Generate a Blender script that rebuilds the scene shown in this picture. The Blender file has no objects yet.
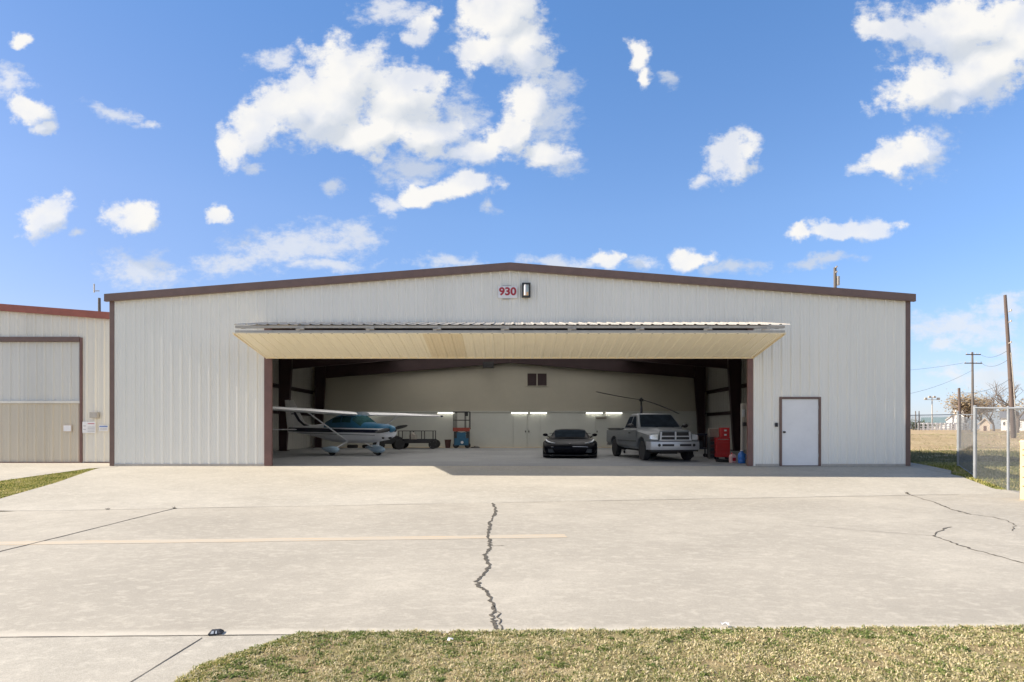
import bpy, bmesh, math, random
from mathutils import Vector, Matrix
R = random.Random(7)
rad = math.radians
scene = bpy.context.scene
COL = scene.collection

# ------------------------------------------------------------------ measures
F, CX, HY, EYE = 590.0, 510.0, 429.0, 1.2      # focal length (px), principal point, eye height
FY = 19.15                                     # front wall of the hangar
BY = 38.5                                      # back wall
HW = 12.92                                     # half width of the hangar
TZ = -0.40                                     # taxiway level below the hangar floor
SLOPE = 0.0775                                 # roof pitch
def ss(a, b, x):
    t = max(0.0, min(1.0, (x - a) / (b - a))); return t * t * (3 - 2 * t)
def yj(X): return 12.85 + 0.144 * max(-16.0, min(16.0, X))     # joint between apron and taxiway
def gz(X, Y):
    if Y >= FY:
        return ss(36, 50, Y) * 0.8 + ss(50, 120, Y) * 0.25
    j = yj(X)
    if Y >= j: return TZ * (FY - Y) / (FY - j)
    return TZ
def W(px, py, d): return Vector(((px - CX) * d / F, d, EYE + (HY - py) * d / F))
def G(px, py):
    """ground point seen along a line of sight measured in the photograph"""
    lo, hi = 1.5, 400.0
    for _ in range(60):
        m = (lo + hi) / 2
        p = W(px, py, m)
        if p.z > gz(p.x, m): lo = m
        else: hi = m
    p = W(px, py, lo)
    return Vector((p.x, p.y, gz(p.x, p.y)))
def roof_z(x): return 6.50 - SLOPE * abs(x)    # underside of the roof sheet edge

# ------------------------------------------------------------------ materials
def new_mat(name):
    m = bpy.data.materials.new(name); m.use_nodes = True
    nt = m.node_tree
    return m, nt, nt.nodes['Principled BSDF']
def N(nt, typ, **kw):
    n = nt.nodes.new(typ)
    for k, v in kw.items():
        if k in ('loc',): continue
        setattr(n, k, v)
    return n
def noise(nt, vec, scale, detail=4, rough=0.55):
    n = N(nt, 'ShaderNodeTexNoise')
    n.inputs['Scale'].default_value = scale; n.inputs['Detail'].default_value = detail
    n.inputs['Roughness'].default_value = rough
    if vec is not None: nt.links.new(vec, n.inputs['Vector'])
    return n.outputs['Fac']
def math_(nt, op, a, b=None, c=None, clamp=False):
    n = N(nt, 'ShaderNodeMath', operation=op); n.use_clamp = clamp
    for i, v in enumerate((a, b, c)):
        if v is None: continue
        if isinstance(v, (int, float)): n.inputs[i].default_value = v
        else: nt.links.new(v, n.inputs[i])
    return n.outputs[0]
def vmath(nt, op, a, b=None):
    n = N(nt, 'ShaderNodeVectorMath', operation=op)
    for i, v in enumerate((a, b)):
        if v is None: continue
        if isinstance(v, (tuple, list)): n.inputs[i].default_value = v
        else: nt.links.new(v, n.inputs[i])
    return n
def ramp(nt, fac, stops):
    n = N(nt, 'ShaderNodeValToRGB')
    el = n.color_ramp.elements
    while len(el) < len(stops): el.new(0.5)
    for e, (p, c) in zip(el, stops):
        e.position = p; e.color = (*c, 1) if len(c) == 3 else c
    nt.links.new(fac, n.inputs['Fac'])
    return n.outputs['Color']
def mixc(nt, fac, a, b, blend='MIX'):
    n = N(nt, 'ShaderNodeMix', data_type='RGBA', blend_type=blend)
    for s, v in ((0, fac), (6, a), (7, b)):
        if isinstance(v, (int, float)): n.inputs[s].default_value = v
        elif isinstance(v, (tuple, list)): n.inputs[s].default_value = (*v[:3], 1)
        else: nt.links.new(v, n.inputs[s])
    return n.outputs[2]
def scl(c, k): return tuple(min(1, x * k) for x in c)
def coords(nt, kind='Object'):
    return N(nt, 'ShaderNodeTexCoord').outputs[kind]
def stretch(nt, vec, s):
    n = N(nt, 'ShaderNodeMapping'); n.inputs['Scale'].default_value = s
    nt.links.new(vec, n.inputs['Vector']); return n.outputs[0]

def pm(name, col, rough=0.5, metal=0.0, var=0.12, scale=6.0, bump=0.0, coat=0.0, spec=0.5, st=(1, 1, 1)):
    m, nt, b = new_mat(name)
    v = stretch(nt, coords(nt), st)
    n1 = noise(nt, v, scale, 5)
    n2 = noise(nt, v, scale * 7, 3)
    f = math_(nt, 'ADD', math_(nt, 'MULTIPLY', n1, 0.7), math_(nt, 'MULTIPLY', n2, 0.3))
    c = ramp(nt, f, [(0.3, scl(col, 1 - var)), (0.7, scl(col, 1 + var))])
    nt.links.new(c, b.inputs['Base Color'])
    rr = math_(nt, 'MULTIPLY_ADD', n2, 0.16, max(0.02, rough - 0.08))
    nt.links.new(rr, b.inputs['Roughness'])
    b.inputs['Metallic'].default_value = metal
    b.inputs['Coat Weight'].default_value = coat
    b.inputs['Coat Roughness'].default_value = 0.06
    b.inputs['Specular IOR Level'].default_value = spec
    if bump:
        bn = N(nt, 'ShaderNodeBump'); bn.inputs['Strength'].default_value = bump; bn.inputs['Distance'].default_value = 0.01
        nt.links.new(n2, bn.inputs['Height']); nt.links.new(bn.outputs[0], b.inputs['Normal'])
    return m

def sheet_metal(name, col, streak=0.10, rough=0.45):
    """painted ribbed cladding: faint vertical streaks, chalky blotches, sheet to sheet tone"""
    m, nt, b = new_mat(name)
    g = N(nt, 'ShaderNodeNewGeometry').outputs['Position']
    s1 = noise(nt, stretch(nt, g, (7, 7, 0.22)), 1.0, 6, 0.6)
    s2 = noise(nt, stretch(nt, g, (0.5, 0.5, 0.4)), 1.0, 4)
    sx = N(nt, 'ShaderNodeSeparateXYZ'); nt.links.new(g, sx.inputs[0])
    cell = math_(nt, 'FLOOR', math_(nt, 'DIVIDE', math_(nt, 'ADD', sx.outputs[0], sx.outputs[1]), 0.9144))
    wn = N(nt, 'ShaderNodeTexWhiteNoise', noise_dimensions='1D'); nt.links.new(cell, wn.inputs['W'])
    f = math_(nt, 'ADD', math_(nt, 'MULTIPLY', s1, 0.5), math_(nt, 'MULTIPLY', s2, 0.35))
    f = math_(nt, 'ADD', f, math_(nt, 'MULTIPLY', wn.outputs['Value'], 0.15))
    c = ramp(nt, f, [(0.3, scl(col, 1 - streak)), (0.5, col), (0.72, scl(col, 1 + streak * 0.6))])
    dirt = ramp(nt, noise(nt, stretch(nt, g, (1.6, 1.6, 0.6)), 1.0, 7, 0.7), [(0.56, (0, 0, 0)), (0.75, (1, 1, 1))])
    c = mixc(nt, math_(nt, 'MULTIPLY', dirt, 0.10), c, (0.42, 0.38, 0.30))
    nt.links.new(c, b.inputs['Base Color'])
    b.inputs['Roughness'].default_value = rough
    bn = N(nt, 'ShaderNodeBump'); bn.inputs['Strength'].default_value = 0.15; bn.inputs['Distance'].default_value = 0.02
    nt.links.new(noise(nt, stretch(nt, g, (1.5, 1.5, 0.8)), 1.2, 2), bn.inputs['Height']); nt.links.new(bn.outputs[0], b.inputs['Normal'])
    return m

def concrete(name, base, warm, blot=0.5, gloss=0.85, lime=False):
    m, nt, b = new_mat(name)
    g = N(nt, 'ShaderNodeNewGeometry').outputs['Position']
    big = noise(nt, stretch(nt, g, (0.22, 0.30, 1)), 1.0, 7, 0.66)
    mid = noise(nt, stretch(nt, g, (1.3, 1.3, 1)), 1.0, 8, 0.72)
    fine = noise(nt, g, 38.0, 5, 0.7)
    grit = noise(nt, g, 170.0, 3, 0.6)
    c = ramp(nt, big, [(0.30, scl(base, 0.80)), (0.5, base), (0.66, warm)])
    c = mixc(nt, math_(nt, 'MULTIPLY', ramp(nt, mid, [(0.35, (1, 1, 1)), (0.62, (0, 0, 0))]), blot * 0.55), c, scl(base, 0.72))
    c = mixc(nt, math_(nt, 'MULTIPLY', ramp(nt, fine, [(0.38, (1, 1, 1)), (0.60, (0, 0, 0))]), 0.42), c, scl(base, 0.66))
    band = noise(nt, stretch(nt, g, (7, 10, 1)), 1.0, 6, 0.75)
    c = mixc(nt, math_(nt, 'MULTIPLY', ramp(nt, band, [(0.50, (0, 0, 0)), (0.66, (1, 1, 1))]), 0.45), c, scl(warm, 1.16))
    c = mixc(nt, math_(nt, 'MULTIPLY', ramp(nt, grit, [(0.50, (0, 0, 0)), (0.64, (1, 1, 1))]), 0.45), c, scl(warm, 1.28))
    if lime:   # pale lime crust along the free edge of the slab
        sp = N(nt, 'ShaderNodeSeparateXYZ'); nt.links.new(g, sp.inputs[0])
        ed = math_(nt, 'SUBTRACT', math_(nt, 'SUBTRACT', sp.outputs[1], 4.64), math_(nt, 'MULTIPLY', sp.outputs[0], 0.026))
        ed = math_(nt, 'ADD', ed, math_(nt, 'MULTIPLY', math_(nt, 'SUBTRACT', mid, 0.5), 0.20))
        mr = N(nt, 'ShaderNodeMapRange', interpolation_type='SMOOTHSTEP'); mr.inputs['From Min'].default_value = 0.17; mr.inputs['From Max'].default_value = 0.03; nt.links.new(ed, mr.inputs['Value'])
        c = mixc(nt, math_(nt, 'MULTIPLY', mr.outputs[0], 0.6), c, scl(warm, 1.22))
    # pop-outs and small dark pits
    vo = N(nt, 'ShaderNodeTexVoronoi'); vo.inputs['Scale'].default_value = 9.0; nt.links.new(g, vo.inputs['Vector'])
    pit = ramp(nt, vo.outputs['Distance'], [(0.0, (1, 1, 1)), (0.07, (0, 0, 0))])
    c = mixc(nt, math_(nt, 'MULTIPLY', pit, 0.5), c, scl(base, 0.45))
    # oil and rust stains
    st = ramp(nt, noise(nt, stretch(nt, g, (0.35, 0.8, 1)), 1.7, 5, 0.7), [(0.62, (0, 0, 0)), (0.78, (1, 1, 1))])
    c = mixc(nt, math_(nt, 'MULTIPLY', st, 0.5 * blot), c, (0.27, 0.235, 0.19))
    nt.links.new(c, b.inputs['Base Color'])
    b.inputs['Roughness'].default_value = gloss
    # faint finger streaks left by the screed
    b.inputs['Specular IOR Level'].default_value = 0.3
    bn = N(nt, 'ShaderNodeBump'); bn.inputs['Strength'].default_value = 0.35; bn.inputs['Distance'].default_value = 0.006
    h = math_(nt, 'ADD', fine, math_(nt, 'MULTIPLY', grit, 0.5))
    nt.links.new(h, bn.inputs['Height']); nt.links.new(bn.outputs[0], b.inputs['Normal'])
    return m

def ground_mat(name, stops, s1=0.25, s2=3.0, green=None, gfac=0.6, shade_green=False):
    m, nt, b = new_mat(name)
    g = N(nt, 'ShaderNodeNewGeometry').outputs['Position']
    a = noise(nt, stretch(nt, g, (1, 2.2, 1)), s1, 7, 0.65)
    d = noise(nt, g, s2, 6, 0.75)
    f = math_(nt, 'ADD', math_(nt, 'MULTIPLY', a, 0.55), math_(nt, 'MULTIPLY', d, 0.45))
    c = ramp(nt, f, stops)
    if green:
        gm = ramp(nt, noise(nt, g, s1 * 1.8, 5, 0.6), [(0.45, (0, 0, 0)), (0.6, (1, 1, 1))])
        c = mixc(nt, math_(nt, 'MULTIPLY', gm, gfac), c, green)
    if shade_green:   # greener grass beside the buildings, also darkened to deepen the hangar's shadow band
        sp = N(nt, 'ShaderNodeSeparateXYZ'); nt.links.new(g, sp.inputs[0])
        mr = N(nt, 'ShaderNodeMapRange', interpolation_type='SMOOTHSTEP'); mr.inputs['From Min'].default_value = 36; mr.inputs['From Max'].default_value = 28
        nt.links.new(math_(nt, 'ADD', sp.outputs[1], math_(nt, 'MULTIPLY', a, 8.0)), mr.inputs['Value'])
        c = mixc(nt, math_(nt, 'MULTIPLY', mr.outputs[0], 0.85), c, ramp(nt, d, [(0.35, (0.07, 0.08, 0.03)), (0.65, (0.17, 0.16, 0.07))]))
    nt.links.new(c, b.inputs['Base Color']); b.inputs['Roughness'].default_value = 1.0
    b.inputs['Specular IOR Level'].default_value = 0.1
    bn = N(nt, 'ShaderNodeBump'); bn.inputs['Strength'].default_value = 0.8; bn.inputs['Distance'].default_value = 0.05
    nt.links.new(d, bn.inputs['Height']); nt.links.new(bn.outputs[0], b.inputs['Normal'])
    return m

def blade_mat(name, pal, patch=0.9, pal2=None):
    """leaf blades: colour picked per blade (attribute) and shifted patch by patch"""
    m, nt, b = new_mat(name)
    at = N(nt, 'ShaderNodeAttribute'); at.attribute_name = 'tint'
    g = N(nt, 'ShaderNodeNewGeometry').outputs['Position']
    p = noise(nt, g, patch, 5, 0.65)
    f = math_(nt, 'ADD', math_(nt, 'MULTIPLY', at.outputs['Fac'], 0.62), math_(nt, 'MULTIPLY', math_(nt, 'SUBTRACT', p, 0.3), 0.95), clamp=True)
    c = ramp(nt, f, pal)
    nt.links.new(c, b.inputs['Base Color']); b.inputs['Roughness'].default_value = 0.75
    b.inputs['Specular IOR Level'].default_value = 0.2
    b.inputs['Subsurface Weight'].default_value = 0.0
    tr = N(nt, 'ShaderNodeBsdfTranslucent'); nt.links.new(c, tr.inputs['Color'])
    mx = N(nt, 'ShaderNodeMixShader'); mx.inputs[0].default_value = 0.3
    nt.links.new(b.outputs[0], mx.inputs[1]); nt.links.new(tr.outputs[0], mx.inputs[2])
    nt.links.new(mx.outputs[0], nt.nodes['Material Output'].inputs['Surface'])
    return m

def added_skylight_mat():  # translucent panel added to bring fill light into the hangar
    m, nt, b = new_mat('added_fill_skylight')
    c = ramp(nt, noise(nt, coords(nt), 1.5, 4), [(0.3, (0.80, 0.78, 0.71)), (0.7, (0.86, 0.84, 0.78))])
    tr = N(nt, 'ShaderNodeBsdfTranslucent'); nt.links.new(c, tr.inputs['Color'])
    b.inputs['Roughness'].default_value = 0.4; nt.links.new(c, b.inputs['Base Color'])
    mx = N(nt, 'ShaderNodeMixShader'); mx.inputs[0].default_value = 0.85
    nt.links.new(b.outputs[0], mx.inputs[1]); nt.links.new(tr.outputs[0], mx.inputs[2])
    nt.links.new(mx.outputs[0], nt.nodes['Material Output'].inputs['Surface'])
    return m

def glow(name, col, strength):
    m, nt, b = new_mat(name)
    b.inputs['Base Color'].default_value = (*col, 1)
    b.inputs['Emission Color'].default_value = (*col, 1)
    b.inputs['Emission Strength'].default_value = strength
    return m

def glass_mat(name, col, rough=0.04):
    m, nt, b = new_mat(name)
    v = coords(nt)
    c = ramp(nt, noise(nt, v, 3.0, 3), [(0.3, scl(col, 0.7)), (0.7, scl(col, 1.3))])
    nt.links.new(c, b.inputs['Base Color']); b.inputs['Roughness'].default_value = rough
    b.inputs['Specular IOR Level'].default_value = 0.0
    return m

M = {}
M['wall'] = sheet_metal('white_cladding', (0.84, 0.81, 0.725), 0.05)
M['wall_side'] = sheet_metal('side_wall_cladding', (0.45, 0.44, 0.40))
M['wall_old'] = sheet_metal('neighbour_cladding', (0.76, 0.72, 0.63))
M['door_grey'] = sheet_metal('grey_white_cladding', (0.68, 0.66, 0.60))
M['door_tan'] = sheet_metal('tan_cladding', (0.62, 0.55, 0.43))
M['cream'] = sheet_metal('cream_cladding', (0.93, 0.85, 0.66), 0.03)
M['cream_dark'] = sheet_metal('dull_cream_cladding', (0.84, 0.72, 0.50), 0.03)
M['galv'] = pm('galvanised_steel', (0.52, 0.54, 0.54), 0.42, 0.6, 0.15, 5)
M['galv_dull'] = pm('dull_galvanised_steel', (0.45, 0.415, 0.365), 0.5, 0.25, 0.15, 5)
M['brown'] = pm('brown_painted_trim', (0.165, 0.102, 0.082), 0.45, 0, 0.15, 3)
M['jamb'] = pm('red_brown_painted_steel', (0.17, 0.088, 0.074), 0.5, 0, 0.18, 4)
M['rust_trim'] = pm('rust_red_painted_trim', (0.30, 0.085, 0.055), 0.5, 0, 0.2, 3)
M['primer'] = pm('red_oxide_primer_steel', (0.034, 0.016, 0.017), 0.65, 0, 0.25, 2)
M['vinyl'] = pm('white_vinyl_insulation', (0.78, 0.77, 0.72), 0.6, 0, 0.08, 0.8)
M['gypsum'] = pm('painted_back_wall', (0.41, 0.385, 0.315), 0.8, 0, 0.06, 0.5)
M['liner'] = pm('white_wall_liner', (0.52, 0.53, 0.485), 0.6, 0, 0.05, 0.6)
M['white_door'] = pm('white_door_paint', (0.80, 0.79, 0.77), 0.4, 0, 0.05, 1.4)
M['dark'] = pm('dark_painted_metal', (0.03, 0.03, 0.033), 0.5, 0, 0.3, 6)
M['black'] = pm('black_plastic', (0.015, 0.015, 0.017), 0.45, 0, 0.3, 8)
M['rubber'] = pm('tyre_rubber', (0.022, 0.022, 0.023), 0.85, 0, 0.3, 14, 0.2)
M['chrome'] = pm('chrome', (0.72, 0.73, 0.75), 0.16, 1.0, 0.05, 4)
M['alloy'] = pm('wheel_alloy', (0.5, 0.51, 0.53), 0.3, 0.9, 0.1, 8)
M['bumper'] = pm('dulled_chrome_bumper', (0.56, 0.57, 0.59), 0.42, 0.55, 0.06, 4)
M['lens'] = pm('headlight_lens', (0.72, 0.74, 0.76), 0.08, 0.3, 0.15, 20, coat=0.8)
M['white'] = pm('white_paint', (0.80, 0.80, 0.79), 0.35, 0, 0.05, 3)
M['sign_white'] = pm('white_sign_face', (0.82, 0.80, 0.79), 0.45, 0, 0.06, 8)
M['red_ink'] = pm('red_sign_lettering', (0.42, 0.03, 0.05), 0.5, 0, 0.1, 9)
M['ink_grey'] = pm('faded_sign_print', (0.42, 0.42, 0.42), 0.6, 0, 0.2, 20)
M['ink_blue'] = pm('faded_blue_sign_print', (0.20, 0.28, 0.50), 0.6, 0, 0.2, 20)
M['wire'] = pm('weathered_fence_wire', (0.17, 0.175, 0.18), 0.6, 0.2, 0.2, 5)
M['post_galv'] = pm('weathered_galvanised_post', (0.27, 0.285, 0.30), 0.6, 0.2, 0.15, 5)
M['lamp_glass'] = glass_mat('lamp_glass', (0.52, 0.60, 0.60), 0.15)
M['amber'] = pm('amber_lamp_reflector', (0.85, 0.52, 0.25), 0.3, 0, 0.1, 10)
M['tube'] = glow('lit_fluorescent_tube', (1.0, 0.97, 0.88), 2.6)
M['red'] = pm('red_toolbox_enamel', (0.55, 0.02, 0.022), 0.35, 0, 0.12, 6, coat=0.4)
M['truck'] = pm('pewter_truck_paint', (0.165, 0.178, 0.188), 0.45, 0.2, 0.06, 2, coat=0.2)
M['truck_dark'] = pm('truck_lower_trim', (0.07, 0.075, 0.08), 0.5, 0, 0.15, 5)
M['car'] = pm('black_car_paint', (0.005, 0.005, 0.008), 0.30, 0, 0.2, 2, coat=0.04, spec=0.05)
M['glass'] = glass_mat('dark_vehicle_glass', (0.018, 0.024, 0.032))
M['ac_glass'] = glass_mat('aircraft_window_glass', (0.035, 0.085, 0.09), 0.06)
M['ac_white'] = pm('aircraft_white_paint', (0.86, 0.86, 0.87), 0.3, 0, 0.05, 2, coat=0.4)
M['ac_blue'] = pm('aircraft_blue_paint', (0.03, 0.17, 0.30), 0.3, 0, 0.1, 2, coat=0.5)
M['ac_pale'] = pm('pale_blue_wheel_fairing', (0.40, 0.54, 0.66), 0.35, 0, 0.08, 4, coat=0.3)
M['navy'] = pm('navy_paint', (0.012, 0.016, 0.04), 0.35, 0, 0.2, 3)
M['lift_blue'] = pm('blue_lift_enamel', (0.02, 0.11, 0.20), 0.4, 0, 0.2, 5)
M['lift_red'] = pm('red_orange_lift_enamel', (0.30, 0.05, 0.03), 0.5, 0, 0.2, 5)
M['maroon'] = pm('maroon_plastic_bin', (0.09, 0.035, 0.03), 0.6, 0, 0.2, 6)
M['jug_blue'] = pm('translucent_blue_jug', (0.03, 0.17, 0.55), 0.25, 0, 0.15, 8, coat=0.3)
M['jug_pink'] = pm('pink_white_jug', (0.70, 0.42, 0.38), 0.5, 0, 0.2, 9)
M['card'] = pm('cardboard', (0.24, 0.20, 0.16), 0.85, 0, 0.15, 6)
M['heli'] = pm('dark_helicopter_paint', (0.035, 0.035, 0.05), 0.35, 0, 0.2, 3, coat=0.3)
M['wood'] = pm('weathered_pole_wood', (0.12, 0.088, 0.075), 0.9, 0, 0.35, 3, 0.5, st=(6, 6, 0.4))
M['wood_far'] = pm('grey_pole_wood', (0.13, 0.115, 0.105), 0.9, 0, 0.3, 3, 0.3, st=(6, 6, 0.4))
M['bark'] = pm('grey_brown_bark', (0.15, 0.12, 0.10), 0.95, 0, 0.3, 5, 0.5)
M['post_yellow'] = pm('faded_yellow_post_paint', (0.76, 0.56, 0.28), 0.6, 0, 0.15, 9, 0.2)
M['paint_line'] = None
M['pvc'] = pm('white_fence_board', (0.80, 0.80, 0.80), 0.5, 0, 0.06, 2)
M['house'] = pm('white_house_siding', (0.78, 0.77, 0.74), 0.7, 0, 0.06, 1)
M['house_cream'] = pm('cream_shed_siding', (0.62, 0.52, 0.42), 0.7, 0, 0.1, 1)
M['shingle'] = pm('grey_roof_shingle', (0.20, 0.20, 0.21), 0.9, 0, 0.2, 3)
M['green_roof'] = pm('grey_green_metal_roof', (0.20, 0.26, 0.25), 0.6, 0, 0.15, 0.5)
M['apron'] = concrete('apron_concrete', (0.42, 0.382, 0.313), (0.50, 0.458, 0.378), 0.75)
M['taxi'] = concrete('taxiway_concrete', (0.395, 0.356, 0.29), (0.475, 0.43, 0.35), 0.9, lime=True)
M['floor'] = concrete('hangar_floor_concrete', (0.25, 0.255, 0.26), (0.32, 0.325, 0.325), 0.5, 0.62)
M['joint'] = pm('joint_filler', (0.06, 0.052, 0.045), 0.9, 0, 0.35, 20, 0.4)
M['joint_soft'] = pm('dusty_joint_filler', (0.21, 0.19, 0.165), 0.95, 0, 0.25, 12, 0.3)
M['crack'] = pm('crack_dirt', (0.09, 0.078, 0.06), 0.95, 0, 0.6, 22, 0.6)
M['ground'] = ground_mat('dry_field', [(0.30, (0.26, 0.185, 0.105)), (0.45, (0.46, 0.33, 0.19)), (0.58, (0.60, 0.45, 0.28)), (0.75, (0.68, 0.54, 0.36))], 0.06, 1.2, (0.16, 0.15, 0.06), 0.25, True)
M['turf'] = ground_mat('thin_turf_soil', [(0.32, (0.16, 0.125, 0.065)), (0.5, (0.34, 0.26, 0.14)), (0.7, (0.50, 0.40, 0.23))], 0.8, 24.0, (0.12, 0.15, 0.04), 0.5)
M['side_turf'] = ground_mat('side_turf_soil', [(0.32, (0.15, 0.13, 0.05)), (0.5, (0.32, 0.27, 0.11)), (0.7, (0.48, 0.39, 0.19))], 0.5, 9.0, (0.15, 0.19, 0.04), 0.6)
M['blades'] = blade_mat('mixed_turf_blades', [(0.08, (0.07, 0.115, 0.02)), (0.26, (0.19, 0.235, 0.06)), (0.38, (0.40, 0.35, 0.16)), (0.58, (0.62, 0.53, 0.31)), (0.9, (0.76, 0.66, 0.44))], 5.5)
M['weed'] = blade_mat('broad_weed_leaves', [(0.10, (0.09, 0.14, 0.035)), (0.5, (0.18, 0.23, 0.065)), (0.9, (0.30, 0.31, 0.11))], 3.0)
M['blades_field'] = blade_mat('shaded_field_blades', [(0.10, (0.05, 0.075, 0.02)), (0.45, (0.12, 0.135, 0.045)), (0.9, (0.30, 0.25, 0.12))], 0.7)  # dark green grass with the hangar's shade put into its colour
M['blades_green'] = blade_mat('greener_turf_blades', [(0.10, (0.08, 0.125, 0.025)), (0.38, (0.24, 0.27, 0.06)), (0.6, (0.48, 0.42, 0.14)), (0.9, (0.68, 0.57, 0.30))], 1.4)
M['leaf_brown'] = blade_mat('winter_oak_leaves', [(0.1, (0.22, 0.165, 0.10)), (0.5, (0.36, 0.28, 0.18)), (0.9, (0.50, 0.40, 0.27))], 0.4)
M['leaf_green'] = blade_mat('evergreen_leaves', [(0.1, (0.03, 0.05, 0.02)), (0.5, (0.06, 0.085, 0.035)), (0.9, (0.11, 0.13, 0.06))], 0.3)

def yellow_line_mat():
    m, nt, b = new_mat('worn_yellow_line')
    g = N(nt, 'ShaderNodeNewGeometry').outputs['Position']
    w = noise(nt, stretch(nt, g, (0.5, 6, 1)), 2.2, 6, 0.7)
    f2 = noise(nt, g, 55.0, 4, 0.7)
    worn = ramp(nt, math_(nt, 'ADD', math_(nt, 'MULTIPLY', w, 0.6), math_(nt, 'MULTIPLY', f2, 0.4)), [(0.30, (0, 0, 0)), (0.52, (1, 1, 1))])
    nt.links.new(mixc(nt, worn, (0.58, 0.39, 0.19), (0.45, 0.395, 0.31)), b.inputs['Base Color'])
    b.inputs['Roughness'].default_value = 0.85
    return m
M['paint_line'] = yellow_line_mat()

# ------------------------------------------------------------------ mesh builder
class MB:
    def __init__(s): s.v = []; s.f = []; s.m = []
    def add(s, vs, fs, mi=0):
        o = len(s.v); s.v += [tuple(p) for p in vs]
        s.f += [tuple(i + o for i in f) for f in fs]; s.m += [mi] * len(fs); return s
    def quad(s, a, b, c, d, mi=0): return s.add([a, b, c, d], [(0, 1, 2, 3)], mi)
    def box(s, x0, x1, y0, y1, z0, z1, mi=0):
        return s.add([(x0, y0, z0), (x1, y0, z0), (x1, y1, z0), (x0, y1, z0), (x0, y0, z1), (x1, y0, z1), (x1, y1, z1), (x0, y1, z1)],
                     [(0, 3, 2, 1), (4, 5, 6, 7), (0, 1, 5, 4), (1, 2, 6, 5), (2, 3, 7, 6), (3, 0, 4, 7)], mi)
    def beam(s, p0, p1, w, h, up=(0, 0, 1), mi=0):
        p0, p1 = Vector(p0), Vector(p1); d = (p1 - p0).normalized(); u = Vector(up)
        r = d.cross(u)
        if r.length < 1e-4: r = d.cross(Vector((1, 0, 0)))
        r.normalize(); u = r.cross(d)
        vs = [p + r * (a * w / 2) + u * (b * h / 2) for p in (p0, p1) for a, b in ((-1, -1), (1, -1), (1, 1), (-1, 1))]
        return s.add(vs, [(3, 2, 1, 0), (4, 5, 6, 7), (0, 1, 5, 4), (1, 2, 6, 5), (2, 3, 7, 6), (3, 0, 4, 7)], mi)
    def cyl(s, p0, p1, r0, r1=None, n=12, mi=0, caps=True):
        r1 = r0 if r1 is None else r1
        p0, p1 = Vector(p0), Vector(p1); d = (p1 - p0).normalized()
        a = d.orthogonal().normalized(); b = d.cross(a)
        vs = []
        for p, r in ((p0, r0), (p1, r1)):
            for i in range(n):
                t = 2 * math.pi * i / n; vs.append(p + a * (r * math.cos(t)) + b * (r * math.sin(t)))
        fs = [(i, (i + 1) % n, n + (i + 1) % n, n + i) for i in range(n)]
        if caps: fs += [tuple(range(n - 1, -1, -1)), tuple(range(n, 2 * n))]
        return s.add(vs, fs, mi)
    def tube(s, pts, r, n=6, mi=0, r_end=None):
        pts = [Vector(p) for p in pts]; vs = []; k = len(pts)
        a = None
        for i, p in enumerate(pts):
            d = (pts[min(i + 1, k - 1)] - pts[max(i - 1, 0)]).normalized()
            if a is None: a = d.orthogonal().normalized()
            a = (a - d * a.dot(d)).normalized(); b = d.cross(a)
            rr = r if r_end is None else r + (r_end - r) * i / (k - 1)
            for j in range(n):
                t = 2 * math.pi * j / n; vs.append(p + a * (rr * math.cos(t)) + b * (rr * math.sin(t)))
        fs = [(i * n + j, i * n + (j + 1) % n, (i + 1) * n + (j + 1) % n, (i + 1) * n + j) for i in range(k - 1) for j in range(n)]
        fs += [tuple(range(n - 1, -1, -1)), tuple(range((k - 1) * n, k * n))]
        return s.add(vs, fs, mi)
    def loft(s, rings, mi=0, caps=True):
        n = len(rings[0]); vs = [p for r in rings for p in r]
        fs = [(i * n + j, i * n + (j + 1) % n, (i + 1) * n + (j + 1) % n, (i + 1) * n + j) for i in range(len(rings) - 1) for j in range(n)]
        if caps: fs += [tuple(range(n - 1, -1, -1)), tuple(range((len(rings) - 1) * n, len(rings) * n))]
        return s.add(vs, fs, mi)
    def prism(s, poly, axis, a, b, mi=0):
        """polygon in the two other axes, extruded along axis 0/1/2 from a to b"""
        def P(p, t):
            q = list(p); q.insert(axis, t); return tuple(q)
        n = len(poly); vs = [P(p, a) for p in poly] + [P(p, b) for p in poly]
        fs = [tuple(range(n)), tuple(range(2 * n - 1, n - 1, -1))] + [(i, n + i, n + (i + 1) % n, (i + 1) % n) for i in range(n)]
        return s.add(vs, fs, mi)
    def lathe(s, prof, c, axis=2, n=20, mi=0):
        """profile of (radius, height) turned round an axis through c"""
        rings = []
        for r, h in prof:
            ring = []
            for i in range(n):
                t = 2 * math.pi * i / n; u, v = r * math.cos(t), r * math.sin(t)
                q = [u, v]; q.insert(axis, h); ring.append((q[0] + c[0], q[1] + c[1], q[2] + c[2]))
            rings.append(ring)
        return s.loft(rings, mi)
    def ball(s, c, r, n=12, mi=0):
        rx, ry, rz = (r, r, r) if isinstance(r, (int, float)) else r
        rings = []
        for i in range(n // 2 + 1):
            t = math.pi * min(max(i / (n // 2), 0.02), 0.98)
            rings.append([(c[0] + rx * math.sin(t) * math.cos(2 * math.pi * j / n), c[1] + ry * math.sin(t) * math.sin(2 * math.pi * j / n), c[2] - rz * math.cos(t)) for j in range(n)])
        return s.loft(rings, mi)
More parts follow.
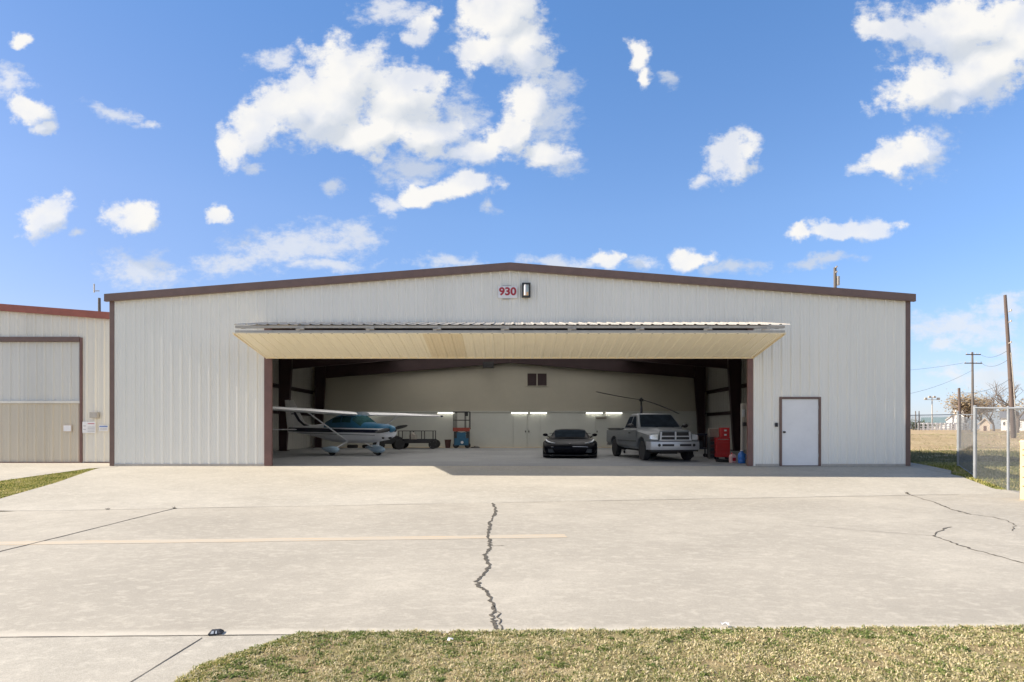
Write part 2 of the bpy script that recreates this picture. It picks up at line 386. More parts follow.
    def mesh(s, name, mats, smooth=None, fix=True):
        me = bpy.data.meshes.new(name); me.from_pydata(s.v, [], s.f)
        for m in (mats if isinstance(mats, (list, tuple)) else [mats]): me.materials.append(m)
        if isinstance(mats, (list, tuple)) and len(mats) > 1: me.polygons.foreach_set('material_index', s.m)
        if fix:
            bm = bmesh.new(); bm.from_mesh(me); bmesh.ops.recalc_face_normals(bm, faces=bm.faces); bm.to_mesh(me); bm.free()
        if smooth is not None:
            me.shade_smooth(); me.set_sharp_from_angle(angle=rad(smooth))
        me.update(); return me
    def build(s, name, mats, parent=None, smooth=None, bevel=0, fix=True, seg=2):
        o = bpy.data.objects.new(name, s.mesh(name, mats, smooth, fix)); COL.objects.link(o)
        if parent is not None: o.parent = parent
        if bevel:
            b = o.modifiers.new('edge', 'BEVEL'); b.width = bevel; b.segments = seg; b.limit_method = 'ANGLE'; b.angle_limit = rad(35)
        return o

def thing(name, label, cat, loc=(0, 0, 0), rz=0.0, group=None):
    o = bpy.data.objects.new(name, None); COL.objects.link(o)
    o.empty_display_size = 0.3
    o.location = loc; o.rotation_euler = (0, 0, rz)
    return tag(o, label, cat, group)
def tag(o, label, cat, group=None):
    o['label'] = label; o['category'] = cat
    if group: o['group'] = group
    return o
def struct(o, kind='structure'): o['kind'] = kind; return o
def dup(root, loc, rz=None, label=None):
    def cp(o, parent):
        c = o.copy(); COL.objects.link(c)
        if parent is not None: c.parent = parent
        for ch in [x for x in COL.objects if x.parent == o]: cp(ch, c)
        return c
    r = cp(root, None); r.location = loc
    if rz is not None: r.rotation_euler = (0, 0, rz)
    if label: r['label'] = label
    return r
def cut(obj, cutters):
    """subtract cutter meshes and keep the result as plain mesh data"""
    tmp = []
    for cb in cutters:
        c = cb.build('cutter', M['black']); c.parent = obj.parent; tmp.append(c)
        md = obj.modifiers.new('cut', 'BOOLEAN'); md.operation = 'DIFFERENCE'; md.solver = 'EXACT'; md.object = c
    dg = bpy.context.evaluated_depsgraph_get()
    me = bpy.data.meshes.new_from_object(obj.evaluated_get(dg))
    obj.modifiers.clear(); obj.data = me
    for c in tmp: bpy.data.objects.remove(c)
    me.shade_smooth(); me.set_sharp_from_angle(angle=rad(32))
    return obj

def ribs(mb, x0, x1, zb, zt, place, period=0.3048, depth=0.030, off=0.0, mi=0, pick=None):
    """ribbed sheet between x0 and x1, from zb(x) to zt(x); place(x, z, d) puts a point d proud of the sheet"""
    xs = []
    k = math.floor((x0 - off) / period) - 1
    while off + k * period < x1 + period:
        c = off + k * period
        for dx, d in ((-0.050, 0), (-0.024, depth), (0.024, depth), (0.050, 0), (0.094, 0), (0.104, depth * .2), (0.122, depth * .2), (0.132, 0), (0.172, 0), (0.182, depth * .2), (0.200, depth * .2), (0.210, 0)):
            xs.append((c + dx, d))
        k += 1
    def at(x):
        for (a, da), (b, db) in zip(xs, xs[1:]):
            if a <= x <= b: return da + (db - da) * (x - a) / max(1e-9, b - a)
        return 0
    pts = [(x0, at(x0))] + [p for p in xs if x0 + 1e-4 < p[0] < x1 - 1e-4] + [(x1, at(x1))]
    vs = []
    for x, d in pts: vs += [place(x, zb(x), d), place(x, zt(x), d)]
    o = len(mb.v); mb.v += [tuple(p) for p in vs]
    for i in range(len(pts) - 1):
        mb.f.append((o + 2 * i, o + 2 * i + 2, o + 2 * i + 3, o + 2 * i + 1))
        mb.m.append(pick((pts[i][0] + pts[i + 1][0]) / 2) if pick else mi)
# ================================================================== GROUND
def grid_sheet(name, xs, ys, z, m):
    mb = MB(); n = len(xs)
    for y in ys:
        for x in xs: mb.v.append((x, y, z(x, y)))
    for j in range(len(ys) - 1):
        for i in range(n - 1):
            mb.f.append((j * n + i, j * n + i + 1, (j + 1) * n + i + 1, (j + 1) * n + i)); mb.m.append(0)
    return struct(mb.build(name, m, fix=False))
def lin(a, b, n): return [a + (b - a) * i / n for i in range(n + 1)]
gxs = [-2500, -900, -300, -120, -60] + lin(-40, 40, 120) + [60, 90, 120, 180, 300, 900, 2500]
gys = [-400, -120, -40, -15] + lin(-6, 40, 92) + lin(41, 60, 20) + [65, 70, 80, 90, 105, 120, 150, 200, 300, 600, 1500, 3000]
def hump(x, y):
    z = gz(x, y) - 0.045
    if y > 40: z += 0.05 * math.sin(x * 0.35 + y * 0.21) * ss(40, 50, y)
    return z
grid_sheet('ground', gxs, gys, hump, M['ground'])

# apron: sloping sheet between the hangar and the taxiway
LB = [G(*p) for p in ((111, 465.4), (92, 470), (54, 483), (0, 498))]
RB = [G(*p) for p in ((951, 474), (964, 477), (999, 490), (1019, 491.5))]
def interp(pts, y):
    pts = sorted(pts, key=lambda p: p.y)
    if y <= pts[0].y:
        a, b = pts[0], pts[1]
    elif y >= pts[-1].y:
        return pts[-1].x
    else:
        a, b = [(p, q) for p, q in zip(pts, pts[1:]) if p.y <= y <= q.y][0]
    return a.x + (b.x - a.x) * (y - a.y) / (b.y - a.y)
mb = MB(); NS, NC = 24, 60
for j in range(NS + 1):
    s = j / NS
    yl = 11.0 + (FY - 11.0) * s; yr = 14.5 + (FY - 14.5) * s
    xl = interp(LB, yl) if j else -9.6; xr = max(interp(RB, yr), 11.4)
    for i in range(NC + 1):
        x = xl + (xr - xl) * i / NC
        y = yj(x) + (FY - yj(x)) * s
        mb.v.append((x, y, gz(x, y) + (0.0 if j else 0.0)))
for j in range(NS):
    for i in range(NC):
        a = j * (NC + 1) + i; mb.f.append((a, a + 1, a + NC + 2, a + NC + 1)); mb.m.append(0)
struct(mb.build('apron', M['apron'], fix=False))

# taxiway and the driveway that leaves it towards the viewer
def edge(x): return 4.64 + 0.026 * max(-12.0, min(12.0, x))
mb = MB(); xs = lin(-60, 60, 120)
for x in xs: mb.v += [(x, edge(x), TZ), (x, yj(x) - 0.004, TZ)]
for i in range(len(xs) - 1): mb.f.append((2 * i, 2 * i + 2, 2 * i + 3, 2 * i + 1)); mb.m.append(0)
struct(mb.build('taxiway', M['taxi'], fix=False))
curve = [G(*p) for p in ((300, 637), (282, 641), (265, 646), (243, 653), (220, 660), (200, 668), (180, 682))]
mb = MB()
pts = [(c.x, c.y) for c in curve] + [(-2.25, 3.2), (-2.35, 2.0), (-2.4, -6.0)]
pts[0] = (pts[0][0], edge(pts[0][0]) + 0.02)
for k, (x, y) in enumerate(pts): mb.v += [(x, y, TZ - 0.004), (-60, edge(-60) + .02 if k == 0 else min(y, edge(-60) - .05 * k), TZ - 0.004)]
for i in range(len(pts) - 1): mb.f.append((2 * i, 2 * i + 1, 2 * i + 3, 2 * i + 2)); mb.m.append(0)
struct(mb.build('driveway', M['apron']))
DRV = pts

# neighbour's apron on the far side of the grass strip
ST = [G(*p) for p in ((101, 467), (64, 471), (0, 481))]
a, b = ST[0], ST[2]
mb = MB(); ys = lin(9.0, 20.9, 24)
for y in ys:
    xr = min(-12.75, ST[2].x + (ST[0].x - ST[2].x) * (y - ST[2].y) / (ST[0].y - ST[2].y)) if y < ST[0].y else -12.6
    for x in (-60, -30, xr): mb.v.append((x, y, gz(x, y) + 0.004))
for j in range(len(ys) - 1):
    for i in range(2): k = j * 3 + i; mb.f.append((k, k + 1, k + 4, k + 3)); mb.m.append(0)
struct(mb.build('neighbour_apron', M['apron'], fix=False))
# hangar floor and the small pavement beside the building
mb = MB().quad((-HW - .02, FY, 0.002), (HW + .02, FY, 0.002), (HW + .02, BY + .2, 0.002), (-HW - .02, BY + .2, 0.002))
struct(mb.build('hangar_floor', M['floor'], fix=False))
sp = [G(951, 474), G(951, 470.5), G(930, 466), G(910.7, 462.6)]
mb = MB().add([(HW + .02, FY, 0.004), (sp[0].x, sp[0].y, sp[0].z + .004), (sp[1].x, sp[1].y, sp[1].z + .004), (sp[2].x, sp[2].y, 0.004), (sp[3].x, sp[3].y, 0.004), (HW + .02, sp[3].y + .2, .004)], [(0, 1, 2, 3, 4, 5)])
struct(mb.build('side_pavement', M['apron'], fix=False))

# --- joints, cracks and the worn yellow line: thin sheets lying on the concrete
def strip(name, pts, w, m, lift=0.004, jit=0.0, sub=1, wj=0.0, seed=1):
    r = random.Random(seed); P = [Vector(p) for p in pts]; Q = []
    for a, b in zip(P, P[1:]):
        for k in range(sub):
            t = k / sub; q = a.lerp(b, t)
            if Q: q += Vector((r.uniform(-jit, jit), r.uniform(-jit, jit) * 0.6, 0))
            Q.append(q)
    Q.append(P[-1]); mb = MB(); n = len(Q)
    for i, q in enumerate(Q):
        d = (Q[min(i + 1, n - 1)] - Q[max(i - 1, 0)]); d.z = 0; d.normalize(); s = Vector((-d.y, d.x, 0))
        ww = w if isinstance(w, (int, float)) else w[0] + (w[1] - w[0]) * i / (n - 1)
        a = ww * (0.5 + r.uniform(-wj, wj)); b = ww * (0.5 + r.uniform(-wj, wj))
        for e in (s * a, -s * b):
            v = q + e; mb.v.append((v.x, v.y, gz(v.x, v.y) + lift))
    for i in range(n - 1): mb.f.append((2 * i, 2 * i + 2, 2 * i + 3, 2 * i + 1)); mb.m.append(0)
    return struct(mb.build(name, m, fix=False))
crack_px = [(492.7, 503), (495, 508), (495.5, 513), (491, 520), (488.5, 527), (488, 537), (489.5, 541), (490.5, 548), (486, 553), (485.5, 558), (490, 566), (484, 574), (476.5, 581), (479, 587), (487, 592), (490, 600), (494, 606), (492.5, 615), (494, 622), (497.5, 631)]
strip('pavement_crack', [G(*p) for p in crack_px], (0.050, 0.026), M['crack'], jit=0.016, sub=7, wj=0.46, seed=3)
strip('pavement_crack', [G(*p) for p in [(494, 606), (499, 613), (499.5, 622), (502, 630.5)]], 0.014, M['crack'], jit=0.02, sub=4, wj=0.4, seed=9)
strip('pavement_crack', [G(*p) for p in [(488, 545), (496, 546), (504, 545.5)]], 0.012, M['crack'], jit=0.015, sub=4, wj=0.4, seed=12)
strip('pavement_crack', [G(*p) for p in [(907, 493.5), (925, 499.5), (940, 504.5), (945, 507), (958, 511), (972, 514.5)]], (0.03, 0.045), M['crack'], jit=0.03, sub=4, wj=0.4, seed=5)
strip('pavement_crack', [G(*p) for p in [(972, 514.5), (993, 517), (1008, 521), (1015, 526), (1012, 531)]], 0.016, M['crack'], jit=0.03, sub=4, wj=0.45, seed=6)
strip('pavement_crack', [G(*p) for p in [(951, 527), (942, 530), (937, 533), (935, 536), (945, 540), (958, 545), (975, 550), (990, 554), (1006, 558), (1030, 565)]], 0.026, M['crack'], jit=0.025, sub=4, wj=0.42, seed=8)
strip('pavement_crack', [G(*p) for p in [(800, 525), (855, 530), (935, 536)]], 0.010, M['joint_soft'], jit=0.012, sub=5, wj=0.3, seed=10)
strip('expansion_joint', [G(-60, 566), G(0, 551.5), G(60, 537), (-6.75, yj(-6.75) - .02, TZ)], 0.026, M['joint'], jit=0.004, sub=6, wj=0.25, seed=2)
strip('expansion_joint', [(-30, yj(-30), TZ), (-9, yj(-9), TZ), (3, yj(3), TZ), (11, yj(11), TZ)], 0.018, M['joint_soft'], lift=0.006, jit=0.006, sub=14, wj=0.45, seed=4)
strip('expansion_joint', [(-30, edge(-30), TZ), (-12, edge(-12), TZ), (-4, edge(-4), TZ), (-1.5, edge(-1.5), TZ)], 0.005, M['joint_soft'], lift=0.002, jit=0.0015, sub=14, wj=0.5, seed=7)
strip('expansion_joint', [G(202, 637.5), G(130, 682), (-2.4, 1.0, TZ)], 0.009, M['joint'], lift=-0.001, sub=4, wj=0.15, seed=11)
yl0, yl1 = G(0, 543.5), G(566, 536)
strip('painted_line', [yl0 + (yl0 - yl1) * 1.5, yl0, yl1], 0.26, M['paint_line'], lift=0.003, sub=24, wj=0.04, seed=14)

# ================================================================== HANGAR
H = thing('aircraft_hangar', 'big white metal aircraft hangar with brown trim and raised door', 'hangar', (0, FY, 0))
def hb(mb, name, m, parent=None, **k):
    """meshes are written in world metres; the hangar's own origin is at (0, FY, 0)"""
    if parent is None: parent = H
    o = mb.build(name, m, parent, **k)
    o.matrix_parent_inverse = Matrix.Translation((0, -FY, 0)); return o
OL, OR, OT = -7.86, 7.86, 4.55                # big door opening
DL, DR, DT = 8.76, 10.05, 2.22               # walk door opening
rz_ = lambda x: roof_z(x) - 0.015
front = lambda x, z, d: (x, FY - d, z)
mb = MB()
zero = lambda x: 0.0
ribs(mb, -HW, OL, zero, rz_, front)
ribs(mb, OL, OR, lambda x: OT, rz_, front)
ribs(mb, OR, DL, zero, rz_, front)
ribs(mb, DL, DR, lambda x: DT, rz_, front)
ribs(mb, DR, HW, zero, rz_, front)
hb(mb, 'front_wall', M['wall'], fix=False)
for sx in (-1, 1):
    mb = MB()
    ribs(mb, FY, BY, zero, lambda y: roof_z(HW) - .015, lambda y, z, d, sx=sx: (sx * (HW + d), y, z))
    hb(mb, 'side_wall', M['wall_side'], fix=False)
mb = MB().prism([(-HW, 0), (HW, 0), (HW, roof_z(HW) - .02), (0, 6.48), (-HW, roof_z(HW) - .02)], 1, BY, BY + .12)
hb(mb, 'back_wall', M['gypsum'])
mb = MB().box(-HW + .02, HW - .02, BY - .06, BY - .002, 0.004, 2.30)
mb.box(-HW + .02, HW - .02, BY - .10, BY - .003, 2.303, 2.36)
hb(mb, 'wall_liner', M['liner'])
OV = HW + .16
# sheeted roof; unseen translucent strips between the purlins, added to brighten the interior
FILL_BAYS = [k * 1.5 + .75 for k in range(-5, 5)]
cuts = sorted([-OV, 0.0, OV] + [c + s * .62 for c in FILL_BAYS for s in (-1, 1)])
mb = MB()
for a, b in zip(cuts, cuts[1:]):
    is_fill = any(abs((a + b) / 2 - c) < .3 and abs(b - a - 1.24) < .01 for c in FILL_BAYS)
    segs = ((FY - .03, FY + .9), (BY - .5, BY + .25)) if is_fill else ((FY - .03, BY + .25),)
    for y0, y1 in segs: mb.prism([(a, roof_z(a)), (b, roof_z(b)), (b, roof_z(b) + .05), (a, roof_z(a) + .05)], 1, y0, y1)
hb(mb, 'roof', M['vinyl'])
FILL_SKYL = added_skylight_mat()
for c in FILL_BAYS:
    a, b = c - .62, c + .62
    hb(MB().quad((a, FY + .9, roof_z(a) + .03), (b, FY + .9, roof_z(b) + .03), (b, BY - .5, roof_z(b) + .03), (a, BY - .5, roof_z(a) + .03)), 'added_skylight', FILL_SKYL)
mb = MB().prism([(-OV - .01, roof_z(OV) - .15), (0, 6.35), (OV + .01, roof_z(OV) - .15), (OV + .01, roof_z(OV) + .07), (0, 6.575), (-OV - .01, roof_z(OV) + .07)], 1, FY - .13, FY - .035)
mb.prism([(-OV, roof_z(OV) - .17), (0, 6.33), (OV, roof_z(OV) - .17), (OV, roof_z(OV) - .152), (0, 6.348), (-OV, roof_z(OV) - .152)], 1, FY - .15, FY - .035)
hb(mb, 'rake_trim', M['brown'])
for sx in (-1, 1):
    mb = MB().box(min(sx * (HW - .10), sx * (HW + .05)), max(sx * (HW - .10), sx * (HW + .05)), FY - .05, FY + .12, 0.005, roof_z(HW) - .16)
    hb(mb, 'corner_trim', M['brown'], bevel=.006)
    ja, jb = (-7.965, -7.72) if sx < 0 else (7.70, 7.87)
    mb = MB().box(ja, jb, FY - .045, FY + .05, 0.005, OT + .02)
    hb(mb, 'door_jamb', M['jamb'], bevel=.006)
for a, b in ((-HW + .06, -7.96), (7.96, DL - .06), (DR + .06, HW - .11)): hb(MB().box(a, b, FY - .04, FY - .031, 0.004, .07), 'base_strip', M['galv_dull'])  # thin darker strip along the foot of the wall
hb(MB().box(OL, OR, FY + .02, FY + .26, OT - .22, OT + .05), 'door_header', M['primer'])
# walk door
wd = hb(MB().box(DL + .05, DR - .05, FY - .02, FY + .03, 0.02, DT - .05), 'walk_door', M['white_door'], bevel=.004)
mb = MB().box(DL - .02, DL + .045, FY - .06, FY + .05, .004, DT + .02).box(DR - .045, DR + .02, FY - .06, FY + .05, .004, DT + .02).box(DL + .045, DR - .045, FY - .06, FY + .05, DT - .045, DT + .02)
mb.box(DL + .045, DR - .045, FY - .05, FY + .04, .003, .018)
def sub(mb, name, m, parent, **k):
    return mb.build(name, m, parent, **k)
sub(mb, 'door_frame', M['brown'], wd, bevel=.004)
sub(MB().lathe([(.001, 0), (.035, -.002), (.035, -.012), (.012, -.02), (.012, -.05), (.03, -.055), (.03, -.08), (.001, -.085)], (DL + .12, FY - .02, 1.10), 1, 12), 'handle', M['dark'], wd, smooth=40)
for z in (.35, 1.1, 1.9): sub(MB().cyl((DR - .056, FY - .032, z - .06), (DR - .056, FY - .032, z + .06), .011, n=8), 'hinge', M['galv'], wd)
# frames, purlins, girts
def flange(mb, a, b, w=.22):
    mb.beam(a, b, w, .016, up=(0, 1, 0) if False else (0, 0, 1))
for y in (20.3, 26.3, 32.25, 38.15):
    for sx in (-1, 1):
        mb = MB().prism([(sx * 12.60, 0.004), (sx * 12.22, 0.004), (sx * 11.92, 4.52), (sx * 11.92, 5.40), (sx * 12.60, 5.40)], 1, y - .012, y + .012)
        mb.beam((sx * 12.23, y, .01), (sx * 11.93, y, 4.5), .22, .03, up=(sx, 0, .066))
        mb.beam((sx * 12.59, y, .01), (sx * 12.59, y, 5.38), .22, .03, up=(sx, 0, 0))
        mb.box(min(sx * 12.1, sx * 12.7), max(sx * 12.1, sx * 12.7), y - .16, y + .16, .004, .03)
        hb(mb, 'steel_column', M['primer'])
        zb = lambda x: 5.50 - .0833 * x
        zt = lambda x: roof_z(x) - .24
        mb = MB().prism([(sx * .003, zb(0)), (sx * 11.9, zb(11.9)), (sx * 11.9, zt(11.9)), (sx * .003, zt(0))], 1, y - .012, y + .012)
        mb.beam((sx * .003, y, zb(0)), (sx * 11.95, y, zb(11.95)), .22, .03)
        mb.beam((sx * .003, y, zt(0)), (sx * 12.7, y, zt(12.7)), .22, .03)
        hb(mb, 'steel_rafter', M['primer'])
pl = None
for i in range(-8, 9):
    x = i * 1.5
    if pl is None:
        mb = MB().box(-.012, .012, FY + .3, BY - .03, -.22, -.06).box(.012, .08, FY + .3, BY - .03, -.075, -.06).box(-.08, -.012, FY + .3, BY - .03, -.22, -.205)
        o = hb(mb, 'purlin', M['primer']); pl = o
    else:
        o = pl.copy(); COL.objects.link(o)
    o.location = (x, 0, roof_z(x))
for sx in (-1, 1):
    for z in (2.2, 3.62):
        x0, x1 = sorted((sx * 12.62, sx * 12.84))
        hb(MB().box(x0, x1, FY + .3, BY - .03, z, z + .03).box(sx * 12.84 - .015, sx * 12.84 + .015, FY + .3, BY - .03, z - .16, z), 'wall_girt', M['primer'])
# louvred opening high in the back wall, inner doors
vx0, vx1, vz0, vz1 = W(526.5, 0, BY).x, W(547.5, 0, BY).x, 4.02, 4.82
mb = MB()
mb.box(vx0, vx1, BY - .05, BY - .003, vz0 - .04, vz0).box(vx0, vx1, BY - .05, BY - .003, vz1, vz1 + .04)
for x in (vx0, (vx0 + vx1) / 2 - .03, vx1 - .05): mb.box(x, x + .06 if x != vx1 - .05 else vx1, BY - .05, BY - .003, vz0, vz1)
vf = hb(mb, 'vent_frame', M['gypsum'])
mb = MB().box(vx0 + .06, vx1 - .06, BY - .012, BY - .004, vz0, vz1)
for k in range(9):
    z = vz0 + .05 + k * .085
    for a, b in ((vx0 + .06, (vx0 + vx1) / 2 - .03), ((vx0 + vx1) / 2 + .03, vx1 - .06)):
        mb.add([(a, BY - .045, z), (b, BY - .045, z), (b, BY - .014, z + .07), (a, BY - .014, z + .07)], [(0, 1, 2, 3)])
sub(mb, 'louvre', M['primer'], vf)
for x0, x1, top in ((W(513, 0, BY).x, W(527, 0, BY).x, 2.13), (W(527, 0, BY).x, W(540.5, 0, BY).x, 2.13), (W(595, 0, BY).x, W(609, 0, BY).x, 1.98)):
    dd = hb(MB().box(x0 + .03, x1 - .015, BY - .085, BY - .063, .02, top), 'inner_door', M['liner'], bevel=.005)
    sub(MB().box(x0 + .012, x0 + .026, BY - .10, BY - .063, .004, top + .05).box(x1 - .012, x1 - .002, BY - .10, BY - .063, .004, top + .05).box(x0 + .012, x1 - .002, BY - .10, BY - .063, top + .02, top + .055), 'door_frame', M['liner'], dd)
    hx = x1 - .10 if x0 < .5 else x0 + .12
    if top < 2: sub(MB().box(x0 + .05, x0 + .72, BY - .16, BY - .10, top - .10, top - .03), 'door_closer', M['card'], dd)
    sub(MB().box(hx - .03, hx + .03, BY - .12, BY - .086, .98, 1.10), 'handle', M['dark'], dd)
# ---- the raised bifold door: two leaves folded out over the apron
EY, IY = 16.85, 19.02
bd = hb(MB().beam((-7.86, EY + .05, 3.985), (7.86, EY + .05, 3.985), .08, .07).beam((-7.86, EY + .06, 4.125), (7.86, EY + .06, 4.125), .08, .07)
        .beam((-7.80, IY - .08, 3.58), (7.80, IY - .08, 3.58), .08, .08).beam((-7.80, IY - .02, 4.55), (7.80, IY - .02, 4.55), .08, .08), 'bifold_door', M['galv_dull'])
lo_o, lo_i = Vector((0, EY, 3.945)), Vector((0, IY, 3.505))
up_o, up_i = Vector((0, EY - .02, 4.175)), Vector((0, IY, 4.63))
def leaf(o, i, sign):
    dn = (i - o).normalized(); nrm = Vector((0, dn.z, -dn.y)) * sign
    if nrm.z * sign > 0: nrm = -nrm
    def place(x, s, d):
        p = o.lerp(i, s) + (Vector((0, -dn.z, dn.y)) * (d if sign < 0 else -d)); return (x, p.y, p.z)
    return place
mb = MB()
dk = [(W(425, 0, 17.4).x, W(463, 0, 17.4).x)]
ribs(mb, -7.92, 7.88, lambda x: 0, lambda x: 1, leaf(lo_o, lo_i, 1), depth=.03, off=.1, pick=lambda x: 1 if -2.50 < x < -1.36 else 0)
sub(mb, 'lower_leaf', [M['cream'], M['cream_dark']], bd, fix=False)
mb = MB()
ribs(mb, -7.92, 8.02, lambda x: 0, lambda x: 1, leaf(up_o, up_i, -1), depth=.024, off=.1)
sub(mb, 'upper_leaf', M['galv_dull'], bd, fix=False)
mb = MB().box(-7.93, 7.89, EY - .012, EY - .004, 3.925, 3.95)
mb.beam((-7.90, EY, 3.93), (-7.84, IY, 3.49), .03, .06).beam((7.86, EY, 3.93), (7.83, IY, 3.49), .03, .06)
mb.box(-7.84, 7.84, IY - .02, IY + .02, 3.47, 3.56)
sub(mb, 'leaf_edge', M['cream_dark'], bd)
mb = MB()
for k in range(12):
    x = -7.7 + k * 1.4
    mb.beam((x, EY + .1, 3.99), (x, IY - .1, 3.60), .05, .08).beam((x, EY + .1, 4.12), (x, IY - .1, 4.53), .05, .08)
    if k < 11: mb.beam((x + .1, IY - .3, 3.66), (x + 1.3, EY + .3, 4.0), .03, .03)
sub(mb, 'leaf_frame', M['galv_dull'], bd)
for px in (300, 370, 437, 505, 572, 640, 708, 766):
    x = (px - CX) * (EY) / F
    sub(MB().box(x - .11, x - .02, EY - .002, EY + .05, 3.98, 4.06).box(x + .02, x + .11, EY - .002, EY + .05, 4.05, 4.13).cyl((x - .12, EY - .002, 4.055), (x + .12, EY - .002, 4.055), .018, n=8), 'hinge', M['galv_dull'], bd)

# ================================================================== NEIGHBOUR
NY = 20.8; NR = -13.02; NRX = -26.0
nz = lambda x: 6.25 - SLOPE * abs(x - NRX) - .12
NB = thing('neighbouring_hangar', 'smaller white hangar with rust red roof trim and closed tan door', 'hangar', (NRX, NY, 0))
def nbp(mb, name, m, parent=None, **k):
    o = mb.build(name, m, parent or NB, **k); o.matrix_parent_inverse = Matrix.Translation((-NRX, -NY, 0)); return o
nf = lambda x, z, d: (x, NY - d, z)
mb = MB()
ribs(mb, -39, -36.9, zero, nz, nf); ribs(mb, -36.9, -15.10, lambda x: 4.42, nz, nf); ribs(mb, -15.10, NR, zero, nz, nf)
nbp(mb, 'front_wall', M['wall_old'], fix=False)
for x in (NR, -39):
    mb = MB(); ribs(mb, NY, NY + 18, zero, lambda y: nz(NR), lambda y, z, d, x=x: (x, y, z)); nbp(mb, 'side_wall', M['wall_old'], fix=False)
nbp(MB().prism([(-39, 0), (NR, 0), (NR, nz(NR)), (NRX, nz(NRX)), (-39, nz(-39))], 1, NY + 18, NY + 18.05), 'back_wall', M['wall_old'])
nbp(MB().prism([(-39.1, nz(-39.1)), (NRX, nz(NRX)), (NR + .06, nz(NR)), (NR + .06, nz(NR) + .05), (NRX, nz(NRX) + .05), (-39.1, nz(-39.1) + .05)], 1, NY - .03, NY + 18.1), 'roof', M['vinyl'])
nbp(MB().prism([(-39.1, nz(-39.1) - .15), (NRX, nz(NRX) - .15), (NR + .07, nz(NR) - .15), (NR + .07, nz(NR) + .09), (NRX, nz(NRX) + .09), (-39.1, nz(-39.1) + .09)], 1, NY - .13, NY - .035), 'rake_trim', M['rust_trim'])
for x in (-15.13, -36.94): nbp(MB().box(x, x + .07, NY - .06, NY + .1, .004, 4.42), 'door_jamb', M['jamb'])
nbp(MB().box(-36.86, -15.14, NY - .07, NY + .1, 4.28, 4.44), 'door_header', M['brown'])
mb = MB(); ribs(mb, -36.86, -15.14, lambda x: 2.20, lambda x: 4.275, lambda x, z, d: (x, NY + .06 - d, z))
ul = nbp(mb, 'upper_door_leaf', M['door_grey'], fix=False)
mb = MB(); ribs(mb, -36.86, -15.14, lambda x: .03, lambda x: 2.10, lambda x, z, d: (x, NY + .03 - d, z))
ll = nbp(mb, 'lower_door_leaf', M['door_tan'], fix=False)
nbp(MB().box(-36.86, -15.14, NY - .03, NY + .06, 2.105, 2.195), 'door_rail', M['wall_old'])
for a, b in ((-36.86, -15.14), (-15.0, NR - .01)): nbp(MB().box(a, b, NY - .045, NY - .032, .004, .045), 'base_strip', M['brown'])
# ================================================================== THINGS ON THE WALLS
# house number
X0, X1, Z0, Z1 = (498 - CX) * FY / F, (517.3 - CX) * FY / F, EYE + (HY - 298.4) * FY / F, EYE + (HY - 286.6) * FY / F
sg = thing('number_sign', 'white sign with red number 930 under the roof peak', 'sign', (0, FY - .035, Z0))
sg_p = MB().box(X0, X1, -.018, 0, 0, Z1 - Z0).build('sign_panel', M['sign_white'], sg, bevel=.004)
fc = bpy.data.curves.new('number', 'FONT'); fc.body = '930'; fc.size = .40; fc.extrude = .004; fc.offset = .013; fc.align_x = 'CENTER'; fc.align_y = 'CENTER'
fo = bpy.data.objects.new('number', fc); COL.objects.link(fo); fo.parent = sg
fo.location = ((X0 + X1) / 2, -.024, (Z1 - Z0) / 2 + .012); fo.rotation_euler = (rad(90), 0, 0); fo.scale = (0.93, 0.86, 1); fc.materials.append(M['red_ink'])
bpy.context.view_layer.update()
nm_ = bpy.data.meshes.new_from_object(fo.evaluated_get(bpy.context.evaluated_depsgraph_get()))
fm = bpy.data.objects.new('digits', nm_); COL.objects.link(fm); fm.parent = sg; fm.location = fo.location; fm.rotation_euler = fo.rotation_euler; fm.scale = fo.scale
bpy.data.objects.remove(fo)
for z, x0, x1 in ((Z1 - Z0 + .012, X0 + .15, X1 - .2), (-.035, X0 + .15, X1 - .22)):
    MB().box(x0, x1, -.012, 0, z, z + .022).build('print_line', M['ink_grey'], sg)
# wall lantern
lx0, lx1, lz0, lz1 = (521.8 - CX) * FY / F, (530.4 - CX) * FY / F, EYE + (HY - 298) * FY / F, EYE + (HY - 284) * FY / F
wl = thing('wall_lamp', 'dark framed outdoor wall lamp beside the red number sign', 'lamp', ((lx0 + lx1) / 2, FY - .03, lz0))
hw_ = (lx1 - lx0) / 2; hh = lz1 - lz0
mb = MB().box(-hw_, hw_, -.04, 0, 0, hh).box(-hw_, -hw_ + .05, -.14, -.04, .02, hh - .02).box(hw_ - .06, hw_, -.14, -.04, .02, hh - .02).box(-hw_, hw_, -.16, -.04, hh - .05, hh).box(-hw_, hw_, -.15, -.04, 0, .035)
mb.build('housing', M['dark'], wl, bevel=.006)
MB().box(-hw_ + .052, hw_ - .062, -.13, -.045, .04, hh - .055).build('lens', M['lamp_glass'], wl)
MB().cyl((-.03, -.135, .05), (-.03, -.135, hh - .06), .035, n=10).build('bulb_guard', M['sign_white'], wl, smooth=40)
MB().box(-hw_ + .06, hw_ - .07, -.138, -.131, .042, .16).build('reflector', M['amber'], wl)
# keypad and control box
kp = thing('keypad', 'small black keypad on the wall beside the white door', 'keypad', (8.63, FY - .03, 1.27))
MB().box(-.045, .045, -.03, 0, 0, .13).build('housing', M['dark'], kp, bevel=.006)
MB().box(-.03, .03, -.036, -.031, .02, .10).build('key_panel', M['black'], kp)
